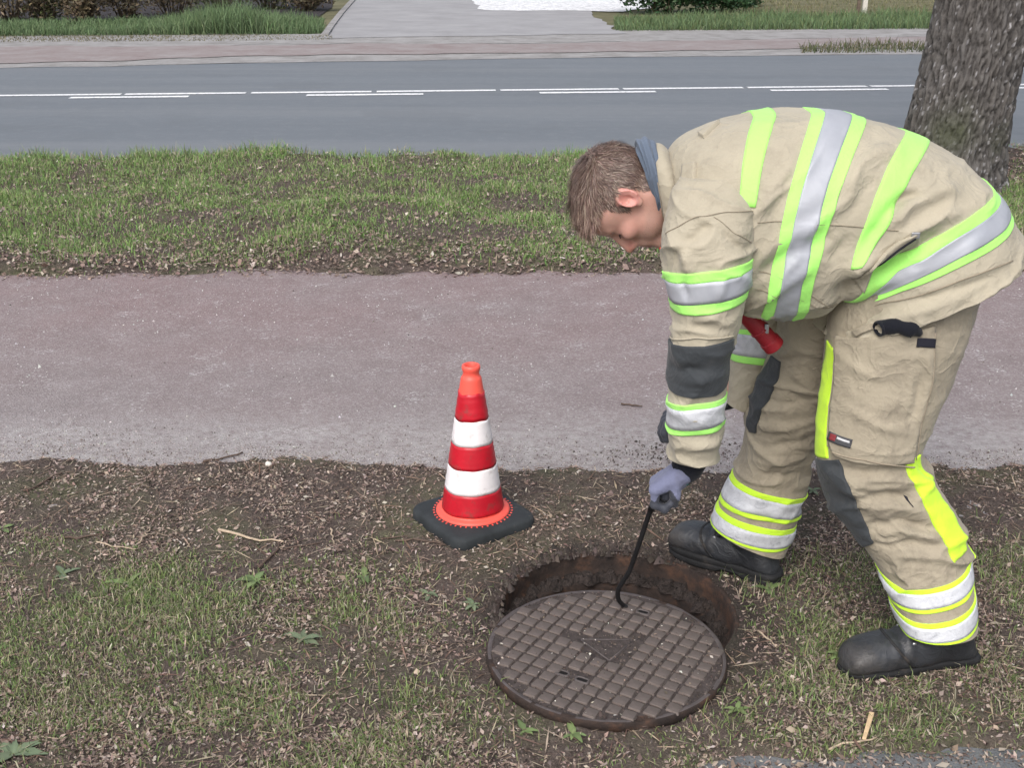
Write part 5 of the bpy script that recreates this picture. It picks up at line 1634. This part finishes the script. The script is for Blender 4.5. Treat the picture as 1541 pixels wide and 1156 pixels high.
LN.nf = lambda p, n, u, t: (.0025 + .010 * sstep(4.4, 5.6, u) * sstep(10, 8.8, u)) * (ridged(p * np.array([5, 5, 15]) + 5) - .3) + .004 * fbm(p * 9, 3) + .0030 * fbm(p * np.array([12, 12, 46]) + 3, 3) * sstep(4.6, 5.6, u) * sstep(9.5, 8.6, u)
LF = Loft([(1190, 400, 1345, 380, 2.72, .12), (1182, 440, 1330, 430, 2.725, .12), (1168, 500, 1285, 500, 2.74, .115), (1146, 560, 1258, 562, 2.76, .11), (1128, 612, 1240, 622, 2.78, .105), (1118, 670, 1222, 684, 2.795, .10), (1098, 722, 1206, 744, 2.80, .095), (1080, 768, 1192, 795, 2.79, .092), (1072, 788, 1178, 828, 2.785, .09)])
LF.famp = 1.4
for a_, b_, c_2, am in [((1150, 600), (1190, 612), (1235, 600), -.007), ((1140, 640), (1180, 645), (1230, 630), .008), ((1130, 668), (1180, 670), (1225, 655), -.007), ((1120, 690), (1170, 695), (1215, 685), .007), ((1110, 705), (1160, 715), (1210, 712), -.006), ((1170, 520), (1200, 570), (1235, 590), .006), ((1165, 560), (1200, 600), (1238, 615), -.006)]:
    LF.fold([a_, b_, c_2], am, .011)
LF.nf = lambda p, n, u, t: .010 * (ridged(p * np.array([5, 5, 14]) + 8) - .3) * sstep(7.0, 6.0, u) + .004 * fbm(p * 9, 3) + .0026 * fbm(p * np.array([12, 12, 46]) + 3, 3) * sstep(2.5, 3.5, u)
trousers = part('trousers', join([LN.mesh(210, 170), LF.mesh(160, 140)]), M_TAN2)
for lf, top, bot in ((LN, [(1330, 868), (1386, 888), (1457, 846)], [(1343, 903), (1392, 922), (1461, 882)]), (LN, [(1347, 914), (1396, 937), (1463, 898)], [(1356, 944), (1402, 976), (1466, 936)]),
                     (LF, [(1100, 712), (1140, 740), (1203, 752)], [(1084, 748), (1125, 776), (1194, 786)]), (LF, [(1082, 755), (1122, 786), (1190, 797)], [(1072, 785), (1112, 818), (1180, 822)])):
    bandset(lf, lambda a, b, o: lf.ring(top, bot, o, a, b, nt=120), trousers, sil=M_SILW, yel=M_YEL2, fr=((0, .2), (.2, .82), (.82, 1)))
# thigh pocket
part('thigh_pocket', LN.strip([(1262, 505), (1258, 560), (1252, 620), (1250, 668), (1258, 684)], [(1405, 490), (1402, 550), (1390, 610), (1377, 660), (1372, 695)], .010, 60, 40), M_TAN2, trousers)
seam(LN, [(1255, 680), (1300, 690), (1340, 698), (1372, 702)], .002, M_SEAM, trousers, .010)
seam(LN, [(1404, 500), (1400, 560), (1384, 630), (1374, 690)], .0014, M_SEAM, trousers, .010)
seam(LN, [(1262, 508), (1257, 560), (1250, 625), (1249, 672)], .0014, M_SEAM, trousers, .009)
# front and calf panels
part('yellow_panel', LN.strip([(1246, 512), (1238, 570), (1229, 630), (1227, 684)], [(1262, 530), (1252, 580), (1246, 635), (1246, 690)], .004, 50, 8, ), M_YEL2, trousers)
part('yellow_panel', LN.strip([(1364, 700), (1380, 740), (1402, 785), (1432, 846)], [(1384, 684), (1404, 720), (1434, 770), (1455, 828)], .004, 50, 14), M_YEL2, trousers)
part('knee_pad', LN.strip([(1229, 690), (1238, 735), (1262, 778), (1300, 822)], [(1262, 692), (1284, 732), (1298, 775), (1314, 818)], .006, 40, 18), M_PAD, trousers)
part('knee_pad', LF.strip([(1160, 535), (1140, 570), (1128, 610), (1130, 650)], [(1172, 545), (1168, 575), (1150, 612), (1138, 652)], .006, 40, 14), M_PAD, trousers)
part('label_patch', LN.strip([(1253, 648), (1250, 661)], [(1285, 660), (1282, 673)], .0125, 8, 12), simple('label_grey', (.06, .06, .065), .7, .1, 20, 0), trousers)
part('label_print', LN.strip([(1255, 651), (1253, 660)], [(1263, 654), (1261, 663)], .0135, 6, 6), simple('label_red', (.20, .03, .035), .7, .1, 20, 0), trousers)
# woven lettering on the label: small pale bars too small to read in the photograph
part('label_print', LN.strip([(1264, 656), (1263.4, 659)], [(1281, 662), (1280.4, 665)], .0135, 5, 10), simple('label_white', (.55, .55, .56), .7, .1, 20, 0), trousers)
part('black_tab', LN.strip([(1378, 507), (1377, 520)], [(1405, 508), (1403, 521)], .0125, 8, 12), M_BLK, trousers)
for q in (((1362, 746), (1370, 762)),):
    part('side_vent', LN.strip([q[0], q[1]], [(1366, 748), (1371, 762)], .004, 8, 4), M_BLK, trousers)
# dark cuff of a glove tucked in the pocket
def chain(pts, radii, k=.006, h=.003):
    pts = np.array(pts); lo = pts.min(0) - max(radii) * 1.6; hi = pts.max(0) + max(radii) * 1.6
    def f(p):
        d = None
        for i in range(len(pts) - 1):
            e_ = sd_cap(p, pts[i], pts[i + 1], radii[i], radii[i + 1]); d = e_ if d is None else smin(d, e_, k)
        return d + .0015 * vnoise(p * 60)
    V, F = surface_nets(f, lo, hi, h); return V, F
pk = [LN.p3(1322, 484), LN.p3(1345, 482), LN.p3(1368, 486), LN.p3(1388, 494)]
pk = [q + np.array([-.004, -.020, -.006]) for q in pk]
pkv = tube(smooth_pts([pk[0] + [-.004, -.004, -.004], pk[0] + [.010, 0, 0], pk[1] + [.002, 0, .0], pk[2] + [-.004, 0, -.001], pk[2] + [.010, 0, -.002], pk[3] + [-.004, .004, -.004]], 26), np.interp(np.linspace(0, 1, 26), [0, .08, .25, .4, .5, .62, .8, 1], [.0155, .0175, .0165, .0170, .0150, .0170, .0155, .006]), 24, False)
tucked = mesh_np('spare_glove', pkv[0] + .0012 * fbm(pkv[0] * 70, 2)[:, None], pkv[1], M_KNIT)
md = tucked.modifiers.new('solid', 'SOLIDIFY'); md.thickness = .004; md.offset = -1
tag(tucked, 'black knitted glove cuff sticking out of the thigh pocket', 'glove')
part('pocket_lip', LN.strip([(1284, 498), (1312, 486), (1345, 496)], [(1290, 506), (1316, 494), (1345, 500)], .0125, 30, 8), M_TAN2, trousers)

# --- boots
def boot(heel, toe, lab):
    d = toe - heel; L = math.hypot(d[0], d[1]); rz = math.atan2(d[1], d[0]); k = L / .30
    e0 = empty('boot'); e0.parent = person
    e0.location = (heel[0], heel[1], 0); e0.rotation_euler = (0, 0, rz); e0.scale = (k, 1.0, 1.0)
    # sections: (x0,z0) upper/front point, (x1,z1) lower/rear point, half width
    S_ = [((.146, .158), (.050, .150), .045), ((.143, .150), (.040, .136), .046), ((.140, .142), (.026, .105), .046), ((.140, .132), (.012, .066), .046), ((.148, .115), (.008, .028), .045),
          ((.172, .114), (.06, .024), .047), ((.204, .106), (.135, .022), .052), ((.238, .100), (.195, .022), .055), ((.266, .093), (.245, .022), .054), ((.288, .079), (.275, .022), .049), ((.301, .058), (.293, .024), .036), ((.306, .040), (.300, .027), .016)]
    B = Loft.__new__(Loft); B.n = len(S_); B.folds = []; B.nf = None
    B.C = np.array([[(a[0] + b[0]) / 2, 0, (a[1] + b[1]) / 2] for a, b, w in S_]); B.A = np.array([[(b[0] - a[0]) / 2, 0, (b[1] - a[1]) / 2] for a, b, w in S_])
    B.B = np.array([[0, w, 0] for a, b, w in S_]); B.E = np.array([[2.4]] * len(S_))
    B.nf = lambda p, n, u, t: .0022 * fbm(p * 22, 3) + .0035 * np.sin(p[..., 0] * 190) * np.exp(-((p[..., 0] - .185) / .022) ** 2) * (p[..., 2] > .06)
    V, F = B.mesh(110, 64)
    mesh_np('upper', V, F, M_BOOT, parent=e0)
    # sole
    ol = [(-.004, 0), (.004, .030), (.03, .041), (.08, .040), (.14, .044), (.20, .054), (.25, .054), (.285, .042), (.304, .018), (.307, 0)]
    ol = ol + [(x_, -y_) for x_, y_ in ol[-2:0:-1]]
    q = smooth_pts(ol + [ol[0]], 73)[:-1]
    c_ = q.mean(0)
    def ring_(s_, z): return [(c_[0] + (a_ - c_[0]) * s_, b_ * s_, z) for a_, b_ in q]
    rz_ = [ring_(.94, .0), ring_(.985, .004), ring_(.99, .016), ring_(.965, .018), ring_(.965, .020), ring_(1.0, .022), ring_(1.0, .031), ring_(.97, .036), ring_(.8, .038)]
    V = np.array(sum(rz_, [])); 
    heelstep = (V[:, 0] > .095) & (V[:, 0] < .15) & (V[:, 2] < .006)
    V[heelstep, 2] += .009
    F = [tuple(f) for f in grid_faces(len(rz_), 72, True)] + [tuple(range(72))[::-1]]
    so = mesh_np('sole', V, F, M_SOLE, parent=e0)
    # welt line and laces, eyelets, toe seam
    for i, (x_, z_) in enumerate(((.172, .118), (.160, .127), (.148, .138))):
        V, F = tube([(x_ - .006, -.036, z_ - .018), (x_, -.018, z_ + .0), (x_ + .002, 0, z_ + .004), (x_, .018, z_), (x_ - .006, .036, z_ - .018)], .0028, 6)
        mesh_np('lace', V, F, M_SOLE, parent=e0)
        for sg in (-1, 1):
            V, F = tube([(x_ - .006, sg * .036, z_ - .018), (x_ - .006, sg * .0405, z_ - .018)], .0042, 10)
            mesh_np('eyelet', V, F, M_METAL if i == 0 else M_SOLE, parent=e0)
    V, F = B.patch_ut(*np.meshgrid(np.linspace(6.15, 6.3, 4), np.linspace(0.18, .82, 50), indexing='ij'), .0022)
    mesh_np('vamp_seam', V, F, M_SOLE, parent=e0)
    V, F = B.patch_ut(*np.meshgrid(np.linspace(2.6, 4.6, 14), np.linspace(0.40, .60, 16), indexing='ij'), .006)
    mesh_np('tongue', V, F, M_BOOT, parent=e0)
    return e0
b1 = boot(G(1465, 1000), G(1265, 1024), 'near')
b1.location.z = .006
b2 = boot(G(1172, 884), G(1012, 829), 'far')
b2.location.z = .008

# --- gloves
def glove_near():
    W = P(1028, 710, 2.438); K = P(987, 731, 2.445)      # wrist, knuckles
    ax = K - W; ax /= np.linalg.norm(ax)
    H = hook_pts[0]
    up = np.array([.35, 0, .94]); up -= ax * (up @ ax); up /= np.linalg.norm(up)
    sd = np.cross(ax, up)                                  # across the hand (toward / away from camera)
    if sd[1] > 0: sd = -sd
    cap = []                                               # (a,b,ra,rb)
    palm = []
    for w_ in (-.028, -.010, .010, .028):
        palm.append((W + sd * w_ * .6 + ax * .0, K + sd * w_, .023, .0155))
    palm.append((W + ax * .016 - up * .014, K - up * .030 - ax * .012, .020, .019))
    fing = []
    for i, (w_, L1, L2, L3) in enumerate(((.030, .036, .026, .018), (.010, .040, .028, .020), (-.010, .037, .027, .019), (-.029, .030, .021, .016))):
        k0 = K + sd * w_
        d1 = (ax * .55 - up * .83); d1 /= np.linalg.norm(d1)
        d2 = (-ax * .55 - up * .83); d2 /= np.linalg.norm(d2)
        d3 = (-ax * .95 + up * .3); d3 /= np.linalg.norm(d3)
        a1 = k0 + d1 * L1; a2 = a1 + d2 * L2; a3 = a2 + d3 * L3
        fing.append([(k0, a1, .0108, .0100), (a1, a2, .0100, .0094), (a2, a3, .0094, .0084)])
    th0 = W + sd * .026 + ax * .022 - up * .006
    th1 = th0 + (ax * .5 + sd * .1 - up * .8) * .034; th2 = th1 + (ax * .55 - up * .75 - sd * .4) * .028
    thumb = [(th0, th1, .0135, .0118), (th1, th2, .0118, .0095)]
    allc = palm + sum(fing, []) + thumb
    pts = np.array([q for c in allc for q in c[:2]])
    def f(p):
        d = None
        for c in palm:
            e_ = sd_cap(p, *c); d = e_ if d is None else smin(d, e_, .012)
        for fi in fing:
            g = None
            for c in fi:
                e_ = sd_cap(p, *c); g = e_ if g is None else smin(g, e_, .004)
            d = smin(d, g, .0018)
        g = None
        for c in thumb:
            e_ = sd_cap(p, *c); g = e_ if g is None else smin(g, e_, .006)
        return smin(d, g, .008) + .0012 * vnoise(p * 90)
    V, F = surface_nets(f, pts.min(0) - .03, pts.max(0) + .03, .0022)
    o = part('glove', (V, [tuple(q) for q in F]), M_GLOVE)
    o.data.materials.append(M_COAT)
    for p_ in o.data.polygons:
        q = np.array(p_.center) - K
        if q @ up < -.016 + .004 * math.sin(p_.center[0] * 300) and q @ ax > -.035: p_.material_index = 1
    # knit cuff with teal edge
    V, F = tube([P(1046, 676, 2.43), P(1041, 692, 2.433), P(1034, 704, 2.436), W + ax * .004], [.036, .037, .036, .0325], 28, False)
    part('cuff', (V, F), M_KNIT, o)
    V, F = tube([W + ax * .002, W + ax * .009], [.0335, .0325], 28, False)
    part('trim', (V, F), M_TEAL, o)
    part('logo_print', box_scaled(.014, .001, .008, K - ax * .018 + up * .0172 + sd * .012, ax, sd, up), simple('glove_print', (.05, .06, .08), .7, .1, 20, 0), o, False)
def box_scaled(a_, b_, c_, ctr, ax, sd, up):
    V, F = box_vf(a_, c_, b_)
    return ctr + V[:, :1] * ax + V[:, 1:2] * sd + V[:, 2:3] * up, F
glove_near()
# far hand: open downward glove behind the near forearm
def glove_far():
    W = P(1086, 598, 2.868); K = P(1022, 620, 2.87)
    ax = K - W; ax /= np.linalg.norm(ax)
    up = np.array([-.2, 0, 1.0]); up -= ax * (up @ ax); up /= np.linalg.norm(up); sd = np.cross(ax, up)
    if sd[1] > 0: sd = -sd
    palm = [(W + sd * w_ * .6, K + sd * w_, .024, .017) for w_ in (-.028, -.01, .01, .028)]
    fing = []
    for w_, L1, L2, L3 in ((.030, .040, .026, .02), (.010, .046, .030, .022), (-.010, .043, .028, .02), (-.029, .034, .022, .017)):
        k0 = K + sd * w_; d1 = ax * .96 - up * .28; d2 = ax * .62 - up * .78; d3 = ax * .1 - up * .99
        a1 = k0 + d1 * L1; a2 = a1 + d2 * L2; a3 = a2 + d3 * L3
        fing.append([(k0, a1, .0135, .0125), (a1, a2, .0125, .0115), (a2, a3, .0115, .0098)])
    th0 = W + sd * .028 + ax * .03; th1 = th0 + (ax * .7 + sd * .3 - up * .6) * .04; th2 = th1 + (ax * .8 - up * .6) * .03
    fing.append([(th0, th1, .014, .0125), (th1, th2, .0125, .0105)])
    def f(p):
        d = None
        for c in palm:
            e_ = sd_cap(p, *c); d = e_ if d is None else smin(d, e_, .012)
        for fi in fing:
            g = None
            for c in fi:
                e_ = sd_cap(p, *c); g = e_ if g is None else smin(g, e_, .004)
            d = smin(d, g, .004)
        return d
    pts = np.array([q for c in palm + sum(fing, []) for q in c[:2]])
    V, F = surface_nets(f, pts.min(0) - .03, pts.max(0) + .03, .003)
    o = part('glove', (V, [tuple(q) for q in F]), M_COAT)
    V, F = tube([W - ax * .035, W - ax * .0, W + ax * .012], [.040, .037, .034], 24, False)
    part('cuff', (V, F), M_KNIT, o)
glove_far()

# --- red torch hanging from the jacket front
ta, tb = P(1118, 468, 2.55), P(1166, 522, 2.56)
td = (tb - ta); tl = np.linalg.norm(td); td /= tl
torch = tag(empty('torch', tb), 'red plastic torch hanging from the front of the jacket', 'torch')
V, F = tube([ta - tb + td * q * tl for q in (0, .3, .5, .505, .54, .545, .80, .81, .985, 1.0)], [.021, .021, .0215, .0235, .0235, .0215, .022, .0245, .025, .0235], 28)
bm_bevel(mesh_np('body', V, F, M_REDP, parent=torch, smooth=False), .0008)
V, F = tube([ta - tb + td * tl * 1.001, ta - tb + td * tl * 1.012], [.019, .018], 24)
mesh_np('lens', V, F, M_METAL, parent=torch)
V, F = box_vf(.010, .008, .022); V = V + (ta - tb) + td * tl * .52 + np.array([.012, -.016, .008])
o = mesh_np('clip', V, F, M_METAL, parent=torch, smooth=False); bm_bevel(o, .001)
# strap that carries it
V, F = tube(smooth_pts([P(1112, 455, 2.52), P(1130, 462, 2.50), P(1143, 474, 2.51), P(1148, 480, 2.53)], 16), .004, 8)
part('strap', (V, F), M_TAN, jacket)
# red pull tab at the throat
V, F = tube(smooth_pts([P(995, 372, 2.44), P(998, 385, 2.435), P(1003, 403, 2.43), P(1006, 410, 2.43)], 14), [.0045] * 14, 8)
part('zip_pull', (V, F), simple('red_orange_tag', (.62, .06, .03), .5, .1, 20, 0), jacket)
print('done')
